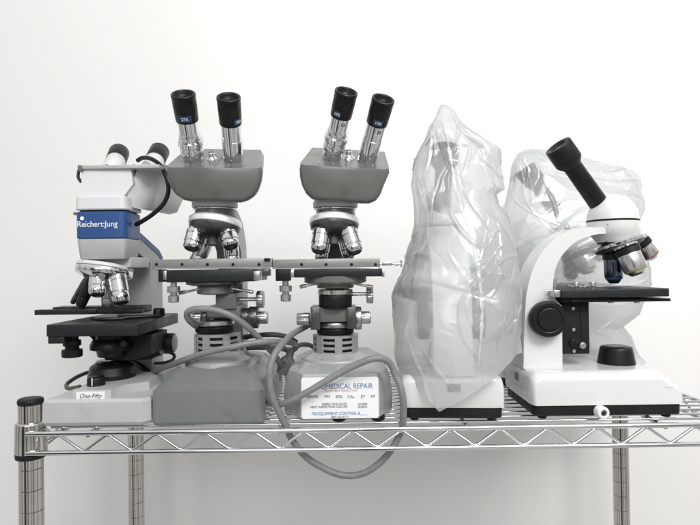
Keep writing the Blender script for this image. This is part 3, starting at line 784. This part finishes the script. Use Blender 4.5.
# ------------------------------------------------------------------ white student microscope (fifth), built once, copied twice
m5 = empty('microscope', (at(609,421,.075).x, .075, 0), 'uncovered white microscope seen from the side, its black eyepiece tube tilted left', 'microscope', 'white student microscopes')
Yf5 = .014; Yk5 = .142
bx0, bx1 = at(533,411,Yf5).x, at(685.5,411,Yf5).x
z_r = at(609,405,Yf5).z          # top of black rim
z_t = at(560,368,Yf5+.03).z      # deck of the white base
# white casting: loft of side profile sections across Y with rounded edges
n = 26
def side_profile(k, inset):
    """outline (x,z) of the white base from the side, inset for the rounding near front and back faces"""
    top = z_t - inset
    pts = []
    x0 = bx0 + inset*.5 - .001; x1 = bx1 - inset*.4
    def arc(cx_, cz_, rx, rz, a0, a1, m):
        return [(cx_+rx*math.cos(R(a0+(a1-a0)*i/m)), cz_+rz*math.sin(R(a0+(a1-a0)*i/m))) for i in range(m+1)]
    pts += [(x0+.0010, z_r), (x0, z_r+.004)]
    pts += arc(x0+.012, top-.012, .012, .012, 180, 90, 7)
    xs = at(642,368,.05).x
    pts += [(xs, top)]
    pts += [(xs+.006, top-.0012),(xs+.011, top-.0045),(xs+.016,top-.0085),(xs+.021,top-.0105)]
    zn = z_r + .0275 - inset*.5
    pts += [(x1-.026, zn)]
    pts += arc(x1-.018, zn-.0165, .018, .0165, 84, 4, 7)
    pts += [(x1+.0006, z_r+.006),(x1, z_r)]
    return pts
bm = bmesh.new()
secs = []
Rr = .015
for i in range(9):
    a = R(90*i/8); secs.append((Yf5+Rr*(1-math.sin(a)) , Rr*.75*(1-math.cos(a))))
secs = [(Yf5 + Rr*(1-math.sin(R(90*i/8))), Rr*.8*(1-math.cos(R(90*i/8)))) for i in range(8,-1,-1)]
secs = [(y, ins) for y, ins in secs]
# front: from face (y=Yf5, inset max) to y=Yf5+R (inset 0)
secs_f = [(Yf5+Rr*(1-math.cos(R(90*i/8))), Rr*.8*(1-math.sin(R(90*i/8)))) for i in range(9)]
secs_b = [(Yk5-(y-Yf5), ins) for y, ins in reversed(secs_f)]
rings = []
for y, ins in secs_f+secs_b:
    t_ = (y-Yf5)/(Yk5-Yf5)
    rings.append([Vector((x, y, z)) for x,z in side_profile(0, ins)])
ring_loft(bm, rings)
base5 = link('base', bm, 'white', m5, sharp=60)
bm = bmesh.new()
def rr5(z,k,r=.012,n=6):
    o=[]
    for (cx_,cy_,a0) in ((bx1-r,Yk5-r,0),(bx0+r,Yk5-r,90),(bx0+r,Yf5+r,180),(bx1-r,Yf5+r,270)):
        for i in range(n+1):
            a=R(a0+90*i/n); o.append(Vector((cx_+(r-k)*math.cos(a), cy_+(r-k)*math.sin(a), z)))
    return o
ring_loft(bm, [rr5(.0052,.0035),rr5(.0060,.002),rr5(z_r-.0005,.0016),rr5(z_r+.002,.0020)])
link('underside', bm, 'blackm', m5, sharp=50)
for (fx,fy) in ((at(543,421,.025).x,.028),(at(667,421,.025).x,.028),(at(543,421,.025).x,.125),(at(667,421,.025).x,.125)):
    bm = bmesh.new(); lathe(bm, (fx,fy,.0002),(0,0,1), soften([(0,.0055),(.005,.0062),(.0065,.0064)],.0006), 24); link('foot', bm, 'blackm', m5)
# dimmer dial on the side
p = at(600,411.5,Yf5)
bm = bmesh.new(); lathe(bm, p+Vector((0,.002,0)), (.08,-1,0), soften([(0,.0080),(.010,.0078),(.0115,.0066),(.0115,.0040),(.0070,.0038)],.0006), 36); dl = link('dimmer_dial', bm, 'knobwhite', m5)
bm = bmesh.new(); lathe(bm, p+Vector((.0008,-.0050,0)), (.08,-1,0), [(0,.0038),(.0032,.0036)], 24); link('dial_hub', bm, 'mid', dl)
bm = bmesh.new(); lathe(bm, p+Vector((.0010,-.0080,0)), (.08,-1,0), [(0,.0022),(.0008,.0020)], 6); link('dial_hub', bm, 'black', dl)
# lamp
bm = L(616, .075, [(346,12.5),(346.8,14.8),(350,15.4),(364,18.0),(366.5,18.2),(369,18)], seg=56, b=.0008); lm = link('lamp', bm, 'black', m5)
bm = L(616, .075, [(345.6,8.0),(345.4,10.5),(346.6,12)], seg=40); link('lamp_lens', bm, 'lens', lm)
# arm
Ya0, Ya1 = .052, .100
out = [(523.5,369),(524,340),(525.3,310),(527.3,290),(532,272),(538,259),(546,247),(555,239),(566,232),(578,228.3),(590,227),(606,227.5),(606,233.5),(598,234),(588,236.5),(578,240.5),(569,247.5),(561,257),(556,267),(553.5,280),(553,290),(556,300),(562,306),(562.5,369)]
cv = lambda P_, n_: [(v.x, v.y) for v in catmull([Vector((x,y,0)) for x,y in P_], n_)]
out = out[:1] + cv(out[1:11], 4) + out[11:13] + cv(out[13:22], 4) + out[22:]
pts = [at(x,y,Ya0) for x,y in out]
bm = bmesh.new(); prism(bm, [(v.x,v.z) for v in pts], Ya0, Ya1, .0035, 4); arm5 = link('arm', bm, 'white', m5, sharp=40)
p_ = at(525.6,345,Ya0); bm=bmesh.new(); box(bm, p_.x-.0022,p_.x+.001,.066,.086,at(525,350,Ya0).z,at(525,334,Ya0).z,.0004,1); link('back_plate', bm, 'mid', arm5)
bm=bmesh.new(); box(bm, bx0-.0018, bx0+.004,.068,.084,z_r+.020,z_r+.030,.0004,1); link('name_plate', bm, 'mid', base5)
# focus knobs
pk = at(549.5,319.5,.035)
for sgn, Ys_ in ((-1,Ya0),(1,Ya1)):
    q_ = Vector((pk.x, Ys_, pk.z)); 
    bm = bmesh.new(); lathe(bm, q_, (0,sgn,0), soften([(-.001,.010),(.003,.010),(.0032,.0235),(.015,.0238),(.0175,.0222),(.0175,.0170),(.0160,.0160),(.0175,.0152),(.0185,.0145),(.0178,.0002)],.0007), 110, knurl=.022)
    link('focus_knob', bm, 'black', m5, sharp=22)
# rack block
bm = B(563,299,589.5,354,.056,.038,.0012); bm = B(581,303,588,350,.0552,.004,.0006,bm); rk = link('rack_block', bm, 'blackm', m5)
for (x,y) in ((573,308.5),(573.5,329.5),(574,351)): screw(at(x,y,.0558), (0,-1,0), .0025, rk, 'steel', .0013)
p=at(573,342.5,.0558); bm=bmesh.new(); lathe(bm,p,(0,-1,0),soften([(0,.0055),(.003,.0055),(.0035,.005)],.0005),28); link('condenser_knob', bm,'black',m5)
p=at(580,344.5,.0558); bm=bmesh.new(); lathe(bm,p,(0,-1,0),soften([(0,.0042),(.010,.0042),(.0105,.0036)],.0005),32,knurl=.03); link('condenser_knob', bm,'steel',m5)
# stage
z1,z0_ = at(615,288.9,.03).z, at(615,297.2,.03).z
x0_,x1_ = at(561.5,292,.028).x, at(669.5,292,.028).x
bm = bmesh.new(); box(bm,x0_,x1_,.028,.135,z0_,z1,.0012,3); st5 = link('stage', bm, 'stage', m5)
bm = bmesh.new(); box(bm, at(571,300,.035).x, at(671.5,300,.035).x,.036,.12, at(620,302,.035).z, at(620,299,.035).z,.001)
box(bm, x0_+.006, at(612,300,.035).x,.040,.11, at(620,302,.035).z, z0_+.0005,.001)
link('lower_stage', bm, 'black', m5)
for x_ in (611,637): screw(at(x_,301.5,.05)+Vector((0,0,.0005)), (0,0,-1), .0040, st5, 'steel', .0024)
bm = bmesh.new(); lathe(bm, (at(612,288,.08).x,.08,z1-.0005),(0,0,1),soften([(0,.014),(.0008,.0137)],.0002),40); link('stage_insert', bm,'blackm',st5)
for x_,y_ in ((576,.055),(592.5,.055)):
    p=at(x_,284,y_); bm=bmesh.new(); lathe(bm,(p.x,y_,z1-.0003),(0,0,1),soften([(0,.0018),(.0025,.0018),(.0027,.0044),(.0085,.0044),(.009,.0040)],.0004),28,knurl=.03)
    k_=link('clip_screw', bm,'steel',m5); 
    bm=bmesh.new(); tube(bm,[Vector((p.x-.012,y_-.002,z1+.0045)),Vector((p.x,y_,z1+.0022)),Vector((p.x+.02,y_+.004,z1+.0018))],.0008,seg=8); link('stage_clip', bm,'chrome_dull',k_)
bm = bmesh.new(); box(bm, x0_-.0085,x0_-.0002,.030,.050,z0_+.001,z1-.0005,.0006); rod(bm,(x0_-.006,.034,z1-.002),(x0_-.006,.034,z1+.010),.0011); lathe(bm,(x0_-.006,.034,z1+.004),(0,0,1),soften([(0,.0022),(.010,.0020)],.0004),18,knurl=.05); rod(bm,(x0_-.018,.036,z1-.0015),(x0_,.036,z1-.0015),.0008)
link('stage_stop', bm, 'steel', m5)
# head
hc = at(612.5,221,.076); hs = s_(.076); rh = 24.5*hs
bm = bmesh.new()
prof = []
zt_, zbm = at(612,197,.076).z-hc.z, hc.z-at(612,241.5,.076).z
for i in range(15):
    a=R(90*i/14); prof.append((zt_*1.08*math.cos(a), rh*.985*max(.001,math.sin(a))))
up_ = prof[:]
bm = bmesh.new(); lathe(bm, hc+Vector((0,0,.0012)), (0,0,1), [(d,r) for d,r in reversed(up_)], 64); hd = link('head', bm, 'white', m5, sharp=60)
bm = bmesh.new(); lathe(bm, hc+Vector((0,0,.0013)), (0,0,-1), soften([(0,rh*.95),(.0002,rh*1.005),(.0026,rh*1.005),(.0028,rh*.95)],.0003), 64); link('head_ring', bm, 'black', m5)
bm = bmesh.new(); lathe(bm, hc+Vector((0,0,-.0014)), (0,0,-1), [(0,rh*.99),(zbm*.25,rh*.985),(zbm*.45,rh*.95),(zbm*.65,rh*.86),(zbm*.82,rh*.74),(zbm*.93,rh*.66),(zbm,rh*.60)], 64); link('head', bm, 'white', m5, sharp=60)
p=at(608,224.5,.076-.0335); bm=bmesh.new(); lathe(bm,p+Vector((0,.0008,0)),(0,-1,0),[(0,.0012),(.0006,.001)],12); link('screw', bm,'steel',m5)
# eyepiece tube
def eye5(lean):
    top = at(557.5,145.5,.076-lean); bot = at(602,208,.076)
    if not lean: top.y = bot.y = .076
    ax=(bot-top); n_=ax.length; ax.normalize()
    bm = bmesh.new(); lathe(bm, top+ax*.03, ax, soften([(0,.0120),(n_-.028,.0128),(n_-.026,.0122),(n_-.024,.006)],.0006), 48); et = link('eyepiece_tube', bm, 'black', m5)
    bm = bmesh.new(); lathe(bm, top, ax, soften([(.004,.005),(.0038,.0095),(.0008,.0115),(0,.0125),(0,.0172),(.001,.0181),(.0265,.0181),(.0285,.0172),(.034,.0130),(.036,.0122)],.0007), 64); ec = link('eyecup', bm, 'blackm', et, sharp=30)
    bm = bmesh.new(); lathe(bm, top+ax*.0038, -ax, [(0,.0090),(.0006,.007),(.0009,.003),(.001,.0001)], 32); el = link('eye_lens', bm, 'lens', et)
    return [el, ec, et]
EYES = eye5(0)
# turret and objectives
tc_ = at(618,243,.076); tax = Vector((.30,-.10,-1)).normalized()
bm = bmesh.new(); lathe(bm, tc_-tax*.012, tax, soften([(-.002,.016),(.002,.024),(.006,.026),(.0065,.0215),(.0095,.0215)],.0005), 56); link('turret', bm, 'blackm', m5, sharp=30)
bm = bmesh.new(); lathe(bm, tc_-tax*.0025, tax, soften([(0,.030),(.0010,.0345),(.0050,.0345),(.0058,.0330)],.0005), 64); tr_=link('turret', bm, 'chrome', m5, sharp=30)
bm = bmesh.new(); lathe(bm, tc_+tax*.0033, tax, soften([(0,.0325),(.004,.031),(.009,.020),(.010,.01)],.0005), 64); link('turret_plate', bm, 'darkmetal', tr_, sharp=30)
def ob5(a, e, Ya_, Ye_, r, m, ring):
    p0=at(*a,Ya_); p1=at(*e,Ye_); v=(p1-p0); n_=v.length; v.normalize(); rr=r*s_(Ya_)
    bm=bmesh.new(); lathe(bm,p0-v*.001,v,soften([(0,rr*.95),(.0035,rr*1.02),(.0036,rr*.9),(.0050,rr*.9),(.0052,rr*1.12),(.0125,rr*1.12),(.0128,rr*.95)],.0004),44,knurl=0)
    o=link('objective_mount',bm,'black',m5,sharp=30)
    bm=bmesh.new(); lathe(bm,p0-v*.001,v,soften([(-.0005,rr*.8),(.0,rr*1.06),(.0030,rr*1.06),(.0032,rr*.9)],.0003),44); link('mount_ring',bm,'chrome',o)
    bm=bmesh.new(); lathe(bm,p0,v,soften([(.011,rr*.98),(.0125,rr*1.0),(n_*.80,rr*1.0),(n_*.82,rr*.96),(n_*.93,rr*.72),(n_,rr*.55)],.0004),44); b_=link('objective',bm,m,m5,sharp=30)
    bm=bmesh.new(); lathe(bm,p0+v*(n_*.835),v,[(0,rr*.95),(.0002,rr*.985),(.0018,rr*.90),(.002,rr*.86)],44); link('colour_ring',bm,ring,b_)
    bm=bmesh.new(); lathe(bm,p0+v*(n_*.998),v,soften([(0,rr*.5),(.0006,rr*.5),(.0006,rr*.28),(.0001,rr*.25)],.0002),24); link('front_lens',bm,'lens',b_)
ob5((612.5,251),(614,283),.072,.072,8.6,'bluegrey_lens','inkblue')
ob5((625,246),(638,274.5),.052,.044,11.3,'chrome_dull','brass')
ob5((638,239),(653,258),.080,.080,8.6,'chrome_dull','red')
ob5((622,247),(624,266),.100,.112,7.5,'chrome_dull','brass')

def copy_tree(o, parent=None):
    c = o.copy(); C.objects.link(c); c.parent = parent
    for ch in [x for x in bpy.data.objects if x.parent == o]: copy_tree(ch, c)
    return c
kids = None
m6 = copy_tree(m5); m6.location = (m5.location.x+.010, m5.location.y+.172, 0)
m6['label'] = 'white microscope wrapped in a frosted plastic bag, standing behind the uncovered white one'
m4 = copy_tree(m5); m4.rotation_euler = (0,0,R(86)); m4.location = (at(454.5,415,.030).x+.006, .038+(bx1-bx0)/2, 0)
for o in EYES: bpy.data.objects.remove(o)
eye5(.022)
for o in list(bpy.data.objects):
    if o.name.startswith('back_plate') and o.parent and o.parent.parent == m4: bpy.data.objects.remove(o)
m4['label'] = 'white microscope under a plastic bag, only its white base with black rim showing'

# ------------------------------------------------------------------ plastic bags
def bag(name, rows, hem_front, hem_back, seed, label, seam=None, amp=1.0, creases=125):
    rng = np.random.RandomState(seed)
    NT, NV = 420, 330
    ry = np.array([r[0] for r in rows], float)
    # world values per row
    Yc = np.array([r[3] for r in rows]); Bd = np.array([r[4] for r in rows])
    XL = np.array([at(r[1], r[0], r[3]).x for r in rows]); XR = np.array([at(r[2], r[0], r[3]).x for r in rows])
    Z = np.array([at(.5*(r[1]+r[2]), r[0], r[3]).z for r in rows])
    o = np.argsort(Z); Zs = Z[o]
    fXL = lambda z: np.interp(z, Zs, XL[o]); fXR = lambda z: np.interp(z, Zs, XR[o])
    fYc = lambda z: np.interp(z, Zs, Yc[o]); fB = lambda z: np.interp(z, Zs, Bd[o])
    th = np.linspace(0, 2*np.pi, NT, endpoint=False)
    ct, st = np.cos(th), np.sin(th)
    cx_ = np.sign(ct)*np.abs(ct)**.85; sy_ = np.sign(st)*np.abs(st)**.85
    ztop = Z.max()
    zl = Z.min()
    xm = .5*(fXL(zl)+fXR(zl)); hwm = .5*(fXR(zl)-fXL(zl))
    hx = np.array([at(p[0],p[1],rows[-1][3]-rows[-1][4]*.7).x for p in hem_front]); hz = np.array([at(p[0],p[1],rows[-1][3]-rows[-1][4]*.7).z for p in hem_front])
    xcol = xm + hwm*cx_
    zf = np.interp(xcol, hx, hz); zbk = at(450, hem_back, .15).z
    wgt = 1/(1+np.exp(st*6))       # 1 at the front
    zh = zf*wgt + zbk*(1-wgt)
    v = np.linspace(0, 1, NV)[:,None]
    z = ztop + (zh[None,:]-ztop)*v
    xl_, xr_, yc_, b_ = fXL(z), fXR(z), fYc(z), fB(z)
    X = .5*(xl_+xr_) + .5*(xr_-xl_)*cx_[None,:]
    Y = yc_ + b_*sy_[None,:]
    # surface coordinates for the crease field
    nxn = np.broadcast_to(ct[None,:], z.shape); nyn = np.broadcast_to(st[None,:], z.shape)
    a = th[None,:]*.085 + 0*z; w_ = z.copy()
    per = 2*np.pi*.085
    disp = np.zeros_like(z)
    for i in range(creases):
        ca = rng.rand()*per; cw = zl + rng.rand()*(ztop-zl)
        rad = rng.rand()
        if rad < .5: ang = np.pi/2 + rng.normal()*.28     # near vertical
        else: ang = rng.rand()*np.pi
        ln = .025+.085*rng.rand(); wd = .0018+.0040*rng.rand(); A = (.0012+.0026*rng.rand())*(1 if rng.rand()<.8 else -1)*amp
        da = (a-ca+per/2) % per - per/2; dw = w_-cw
        u = da*np.cos(ang)+dw*np.sin(ang); vv = -da*np.sin(ang)+dw*np.cos(ang)
        vv = vv + .25*u*u/ln*rng.normal()*1.2
        al = np.clip(1-np.abs(u)/ln, 0, 1); al = al*al*(3-2*al)
        k = np.clip(1-np.abs(vv)/(wd*(.4+.6*al)+1e-6), 0, 1)
        disp += A*al*(k**1.15)
    # crumple: random points joined into flat triangular facets with sharp creases between them
    from mathutils.geometry import delaunay_2d_cdt
    for (sp_a, sp_w, A) in ((.052,.120,.0050),(.028,.048,.0027),(.010,.020,.0003)):
        na, nw = max(4,int(per/sp_a)), max(3,int((ztop-zl+.04)/sp_w))
        P = []; Hh = []
        for i in range(na):
            for j in range(nw):
                P.append(((i+rng.rand()*.95)*per/na, zl-.02+(j+rng.rand()*.95)*(ztop-zl+.04)/nw)); Hh.append(rng.normal()*A*amp)
        P = np.array(P); Hh = np.array(Hh)
        P3 = np.concatenate([P+[-per,0],P,P+[per,0]]); H3 = np.concatenate([Hh]*3)
        P3 = np.concatenate([P3,[[-2*per,-1],[3*per,-1],[3*per,2],[-2*per,2]]]); H3 = np.concatenate([H3,[0]*4])
        res = delaunay_2d_cdt([Vector(p) for p in P3], [], [], 0, 1e-9)
        vv_ = np.array([tuple(v) for v in res[0]]); src = [o_i[0] for o_i in res[3]]
        hh_ = H3[src]
        out = np.zeros_like(z)
        for tri in res[2]:
            p0,p1,p2 = vv_[tri[0]],vv_[tri[1]],vv_[tri[2]]
            if max(p0[0],p1[0],p2[0]) < 0 or min(p0[0],p1[0],p2[0]) > per: continue
            det = (p1[1]-p2[1])*(p0[0]-p2[0])+(p2[0]-p1[0])*(p0[1]-p2[1])
            if abs(det) < 1e-12: continue
            l0 = ((p1[1]-p2[1])*(a-p2[0])+(p2[0]-p1[0])*(w_-p2[1]))/det
            l1 = ((p2[1]-p0[1])*(a-p2[0])+(p0[0]-p2[0])*(w_-p2[1]))/det
            l2 = 1-l0-l1
            mk = (l0>=-1e-6)&(l1>=-1e-6)&(l2>=-1e-6)
            out[mk] = (l0*hh_[tri[0]]+l1*hh_[tri[1]]+l2*hh_[tri[2]])[mk]
        disp += out
    taper = np.clip((ztop-z)/.05, .12, 1)
    # gathered pleats near the top
    pl = np.abs(((th[None,:]*3.5/np.pi) % 1)-.5)*2
    disp += (.005*np.exp(-(ztop-z)/.06))*(pl-.5)
    disp *= taper
    X += nxn*disp; Y += nyn*disp
    Zz = z + disp*.25
    bm = bmesh.new()
    V = [[bm.verts.new((X[j,i],Y[j,i],Zz[j,i])) for i in range(NT)] for j in range(NV)]
    for j in range(NV-1):
        for i in range(NT):
            bm.faces.new((V[j][i],V[j][(i+1)%NT],V[j+1][(i+1)%NT],V[j+1][i]))
    bm.faces.new(V[0][::-1])
    o_ = link(name, bm, 'bag', None, sharp=180)
    tag(o_, label, 'plastic bag', 'frosted plastic dust bags')
    if seam:
        b2 = bmesh.new(); P_=[]
        for (px_,py_) in seam:
            # drop the seam onto the front surface of the bag
            best=None
            for it in range(1):
                Yg=.0
                for _ in range(6):
                    p=at(px_,py_,Yg)
                    zc=min(max(p.z,zl),ztop); hw_=.5*(fXR(zc)-fXL(zc)); c_=np.clip((p.x-.5*(fXL(zc)+fXR(zc)))/max(hw_,1e-4),-.95,.95)
                    jj=int(np.clip(np.argmin(np.abs(np.where(st[None,:]<0, (X-p.x)**2+(Zz-p.z)**2, 9.))),0,X.size-1))
                    Yg=float(Y.flat[jj])
            P_.append(Vector((p.x,Yg-.0008,p.z)))
        C_=catmull(P_,14); prev=None
        for i,p in enumerate(C_):
            wv=(.0019+.0007*math.sin(i*.37)+.0005*math.sin(i*1.1))*min(1,.2+i/12,.2+(len(C_)-1-i)/25)
            # follow the surface
            jj=int(np.argmin(np.where(st[None,:]<0,(X-p.x)**2+(Zz-p.z)**2,9.)))
            yy=float(Y.flat[jj])-.0007
            cur=[b2.verts.new((p.x-wv,yy,p.z)),b2.verts.new((p.x,yy-.0006,p.z)),b2.verts.new((p.x+wv,yy,p.z))]
            if prev:
                for k in range(2): b2.faces.new((prev[k],prev[k+1],cur[k+1],cur[k]))
            prev=cur
        link('seam', b2, 'bagseam', o_, sharp=180)
    return o_
rows4 = [ (105.5,440,447,.072,.004),(110,437.5,454,.072,.008),(118,433,458,.072,.014),(125,428,464,.072,.022),(135,426,474,.074,.028),(143,424,486,.076,.032),(153,421.5,498,.080,.037),(165,418,499.5,.083,.046),(181,413.5,500,.084,.056),
  (192,414,500,.085,.064),(198,414.5,491,.085,.069),(208,415,492,.086,.074),(222,415,500,.086,.080),(239,413,505,.086,.086),(255,404.5,508,.090,.096),(272,402,510,.090,.102),(299,393,512,.088,.106),(325,391.5,512,.086,.108),(352,394.5,513,.085,.108),(365,399,512,.085,.106),(410,400,510,.085,.106)]
bag('plastic_bag', rows4, [(392,350),(398,362),(409,379),(421,392),(435,407.5),(444,401),(457,394),(472,383),(487,374),(500,364),(513,354)], 362, 11,
    'crumpled frosted plastic bag whose hem hangs to a point over a white base',
    seam=[(444,122),(448,143),(452,166),(456,190),(463,212),(470,232),(476,258),(480,285),(482,310),(481,335),(478,366)])
rows6 = [(150,524,541,.250,.008),(153,518.5,553,.248,.025),(159,514.5,578,.248,.033),(166,511.5,604,.248,.037),(173,511,628,.248,.040),(181,510,635,.25,.045),(205,503,635.5,.25,.062),(225,500,634.5,.25,.068),(250,498,637,.25,.072),(262,497,646,.25,.074),(284,496,650,.25,.076),(302,496,642,.25,.077),(313,496,636,.25,.078),(325,495,618,.25,.078),(336,494,626,.25,.078),(361,492,640,.25,.078),(372,492,644,.25,.078)]
bag('plastic_bag', rows6, [(480,369),(560,372),(650,366)], 371, 23,
    'frosted plastic bag covering the microscope behind the uncovered white one at the right')

# ------------------------------------------------------------------ power cords
def cord(pts, r, mat, label):
    b = bmesh.new(); PP = [at(x,y,Y) for x,y,Y in pts]
    PP = [p_+noise.noise_vector(p_*23+Vector((r*900,0,0)))*.0011 for p_ in PP]
    tube(b, PP, r, n=10, seg=16)
    for v_ in b.verts: v_.co += noise.noise_vector(v_.co*160)*.00022
    o = link('power_cord', b, mat); tag(o, label, 'power cord'); return o
RC = .0042
c3 = cord([(314,322,.13),(304,327.5,.10),(293,334,.06),(283.5,343,.03),(275,353,.012),(270,366,.004),(269.3,381,.002),(273,398,.003),(280,413.5,.006),(286,426,.0095),(291,437,.0105),(299,449,.012),(309,459.5,.014),(322,467.5,.016),(336,473.5,.018),(350,475.3,.018),(363,473.5,.018),(376,466.5,.017),(388,455,.016),(397,441,.013),(402.5,427,.0105),(404,411,.004),(402.5,395,.000),(399,383,.002),(395.5,376,.004),(392,366.5,.004),(387,360.5,.0),(379,358,-.004),(369,359.5,-.006),(356,365,-.006),(341,373,-.006),(325,382,-.006),(308,391.5,-.005),(292,400.5,-.001),(281,404,.008),(272,403,.024),(266,398,.05)], RC, 'cord',
     'grey power cord crossing the repair sticker and hanging in a loop below the shelf')
c2 = cord([(146,379,.19),(150,374.5,.155),(160,368.8,.11),(172,364.5,.075),(184,360,.055),(200,354.8,.045),(217,350,.040),(234,346.3,.040),(251,343.3,.045),(266,341.8,.055),(280,341.6,.07),(291,342.5,.09),(296,346,.10),(292,349.5,.12),(281,348.5,.14),(266,347,.16),(248,347.5,.18)], RC, 'cord',
     'grey power cord lying across the drum and base of the second microscope from the left')
c1 = cord([(204,329,.12),(196,326,.07),(189.5,320.5,.05),(187.2,314.5,.042),(190,310.4,.038),(198,308.6,.036),(209,308.8,.036),(219,311,.036),(231,315.5,.038),(243,323,.045),(254,333,.055),(264,343.5,.07),(272,351.5,.085),(279,361,.10),(283,371,.12)], RC*.98, 'cord',
     'grey power cord curling in a loop below the stage of the second microscope')
c4 = cord([(244,337.5,.15),(256,335.5,.14),(268,334.6,.13),(280,335.2,.13),(290,338,.13),(296,342,.14)], RC*.9, 'cordd',
     'dark power cord crossing the gap between the two grey microscopes, at the back')
c5 = cord([(316,349,.15),(310,345,.13),(302,344.5,.12),(295,348,.11),(290.5,354,.11),(289,360,.11)], RC*.8, 'cord',
     'short bend of grey cord ending in the plug between the two grey microscopes')
c6 = cord([(285,347.5,.13),(288,354,.12),(286,361,.11),(281,366,.11),(280,372,.11)], RC*.55, 'cordd', 'thin dark cord hanging beside the plug between the two grey microscopes')
c7 = cord([(146,352,.21),(156,352.5,.20),(168,352,.19),(174,355,.185),(172,360,.18),(163,363,.18),(152,363,.19),(140,360,.2)], RC*.6, 'cordd', 'thin dark cord looping behind the focus knobs of the blue-banded microscope')
# plugs
def plug(a, b_, Y, r, mat, label):
    p, q_ = at(*a,Y), at(*b_,Y); v=(q_-p); n_=v.length
    bm=bmesh.new(); u,w=basis(v)
    rings=[]
    for d,k in ((0,.35),(.08,.45),(.3,.55),(.42,.95),(.5,1.0),(.92,1.0),(1,.9)):
        rings.append([p+v*d+u*(r*k*math.copysign(abs(math.cos(t_))**.6,math.cos(t_)))+w*(r*.7*k*math.copysign(abs(math.sin(t_))**.6,math.sin(t_))) for t_ in [2*math.pi*i/28 for i in range(28)]])
    ring_loft(bm, rings); bmv=v.normalized()
    o=link('plug', bm, mat, None, sharp=50); tag(o, label, 'plug'); 
    for sg in (-1,1):
        b2=bmesh.new(); c_=q_+u*(sg*r*.45); box(b2,c_.x-.0011,c_.x+.0011,c_.y-.0030,c_.y+.0030,c_.z-.012,c_.z+.001,.0004,1); link('prong', b2,'steel',o)
    return o
plug((292,349),(283,374),.115,.0105,'mid','dark grey three-pin plug lying between the two grey microscopes')
def plug2():
    bm=bmesh.new(); pts=[at(118,358,.17),at(132,362,.165),(at(143,368,.15)),at(150.5,373,.145)]
    tube(bm, pts, .0042, seg=14); o=link('power_cord', bm, 'black'); tag(o,'black lead running under the stage of the blue-banded microscope','power cord')
plug2()

# ------------------------------------------------------------------ lighting
w = bpy.data.worlds.new('World'); sc.world = w; w.use_nodes = True
nt = w.node_tree; bg = nt.nodes['Background']
tc = nt.nodes.new('ShaderNodeTexCoord'); sp = nt.nodes.new('ShaderNodeSeparateXYZ'); nt.links.new(tc.outputs['Generated'], sp.inputs[0])
cr = nt.nodes.new('ShaderNodeValToRGB'); nt.links.new(sp.outputs['Z'], cr.inputs[0])
mr = nt.nodes.new('ShaderNodeMapRange'); mr.inputs[1].default_value=-1; mr.inputs[2].default_value=1; nt.links.new(sp.outputs['Z'], mr.inputs[0]); nt.links.new(mr.outputs[0], cr.inputs[0])
e = cr.color_ramp.elements; e[0].position=0; e[0].color=(.80,.77,.73,1); e[1].position=1; e[1].color=(.95,.96,1,1)
x=cr.color_ramp.elements.new(.42); x.color=(.60,.585,.56,1)
x=cr.color_ramp.elements.new(.50); x.color=(.50,.50,.49,1)
x=cr.color_ramp.elements.new(.66); x.color=(.72,.72,.72,1)
x=cr.color_ramp.elements.new(.80); x.color=(.90,.91,.93,1)
# soft dark upright bands round the horizon, added for the chrome to reflect
at2 = nt.nodes.new('ShaderNodeMath'); at2.operation='ARCTAN2'; nt.links.new(sp.outputs['X'], at2.inputs[0]); nt.links.new(sp.outputs['Y'], at2.inputs[1])
cb = nt.nodes.new('ShaderNodeCombineXYZ'); nt.links.new(at2.outputs[0], cb.inputs[0])
nz = nt.nodes.new('ShaderNodeTexNoise'); nz.inputs['Scale'].default_value=2.0; nz.inputs['Detail'].default_value=2; nt.links.new(cb.outputs[0], nz.inputs['Vector'])
r2 = nt.nodes.new('ShaderNodeValToRGB'); nt.links.new(nz.outputs['Fac'], r2.inputs[0])
r2.color_ramp.elements[0].position=.42; r2.color_ramp.elements[0].color=(.06,.06,.06,1); r2.color_ramp.elements[1].position=.50; r2.color_ramp.elements[1].color=(1,1,1,1)
zm = nt.nodes.new('ShaderNodeMapRange'); zm.inputs[1].default_value=.10; zm.inputs[2].default_value=.45; zm.inputs[3].default_value=1; zm.inputs[4].default_value=0; nt.links.new(sp.outputs['Z'], zm.inputs[0])
mx = nt.nodes.new('ShaderNodeMix'); mx.data_type='RGBA'; mx.inputs[6].default_value=(1,1,1,1)
nt.links.new(zm.outputs[0], mx.inputs[0]); nt.links.new(r2.outputs[0], mx.inputs[7])
mu = nt.nodes.new('ShaderNodeMix'); mu.data_type='RGBA'; mu.blend_type='MULTIPLY'; mu.inputs[0].default_value=1
nt.links.new(cr.outputs[0], mu.inputs[6]); nt.links.new(mx.outputs[2], mu.inputs[7]); nt.links.new(mu.outputs[2], bg.inputs[0])
bg.inputs[1].default_value = .96
def area(name, loc, target, sx, sy, power, col=(1,1,1), spread=180):
    l = bpy.data.lights.new(name, 'AREA'); l.shape='RECTANGLE'; l.size=sx; l.size_y=sy; l.energy=power; l.color=col; l.spread=R(spread)
    o = bpy.data.objects.new(name, l); C.objects.link(o); o.location=loc
    o.rotation_euler = (Vector(target)-Vector(loc)).to_track_quat('-Z','Y').to_euler(); return o
area('ceiling_light', (.85,-1.6,1.70), (.45,.45,.60), 1.4, .7, 20, (1,.993,.98), 105)
area('ceiling_light', (-.3,-3.2,1.4), (.1,.0,.0), 1.6, .5, 20, (.97,.985,1))
sc.view_settings.view_transform='Standard'; sc.view_settings.look='None'; sc.view_settings.exposure=0; sc.view_settings.gamma=1
sc.render.engine='CYCLES'
sc.cycles.transparent_max_bounces=16; sc.cycles.max_bounces=12
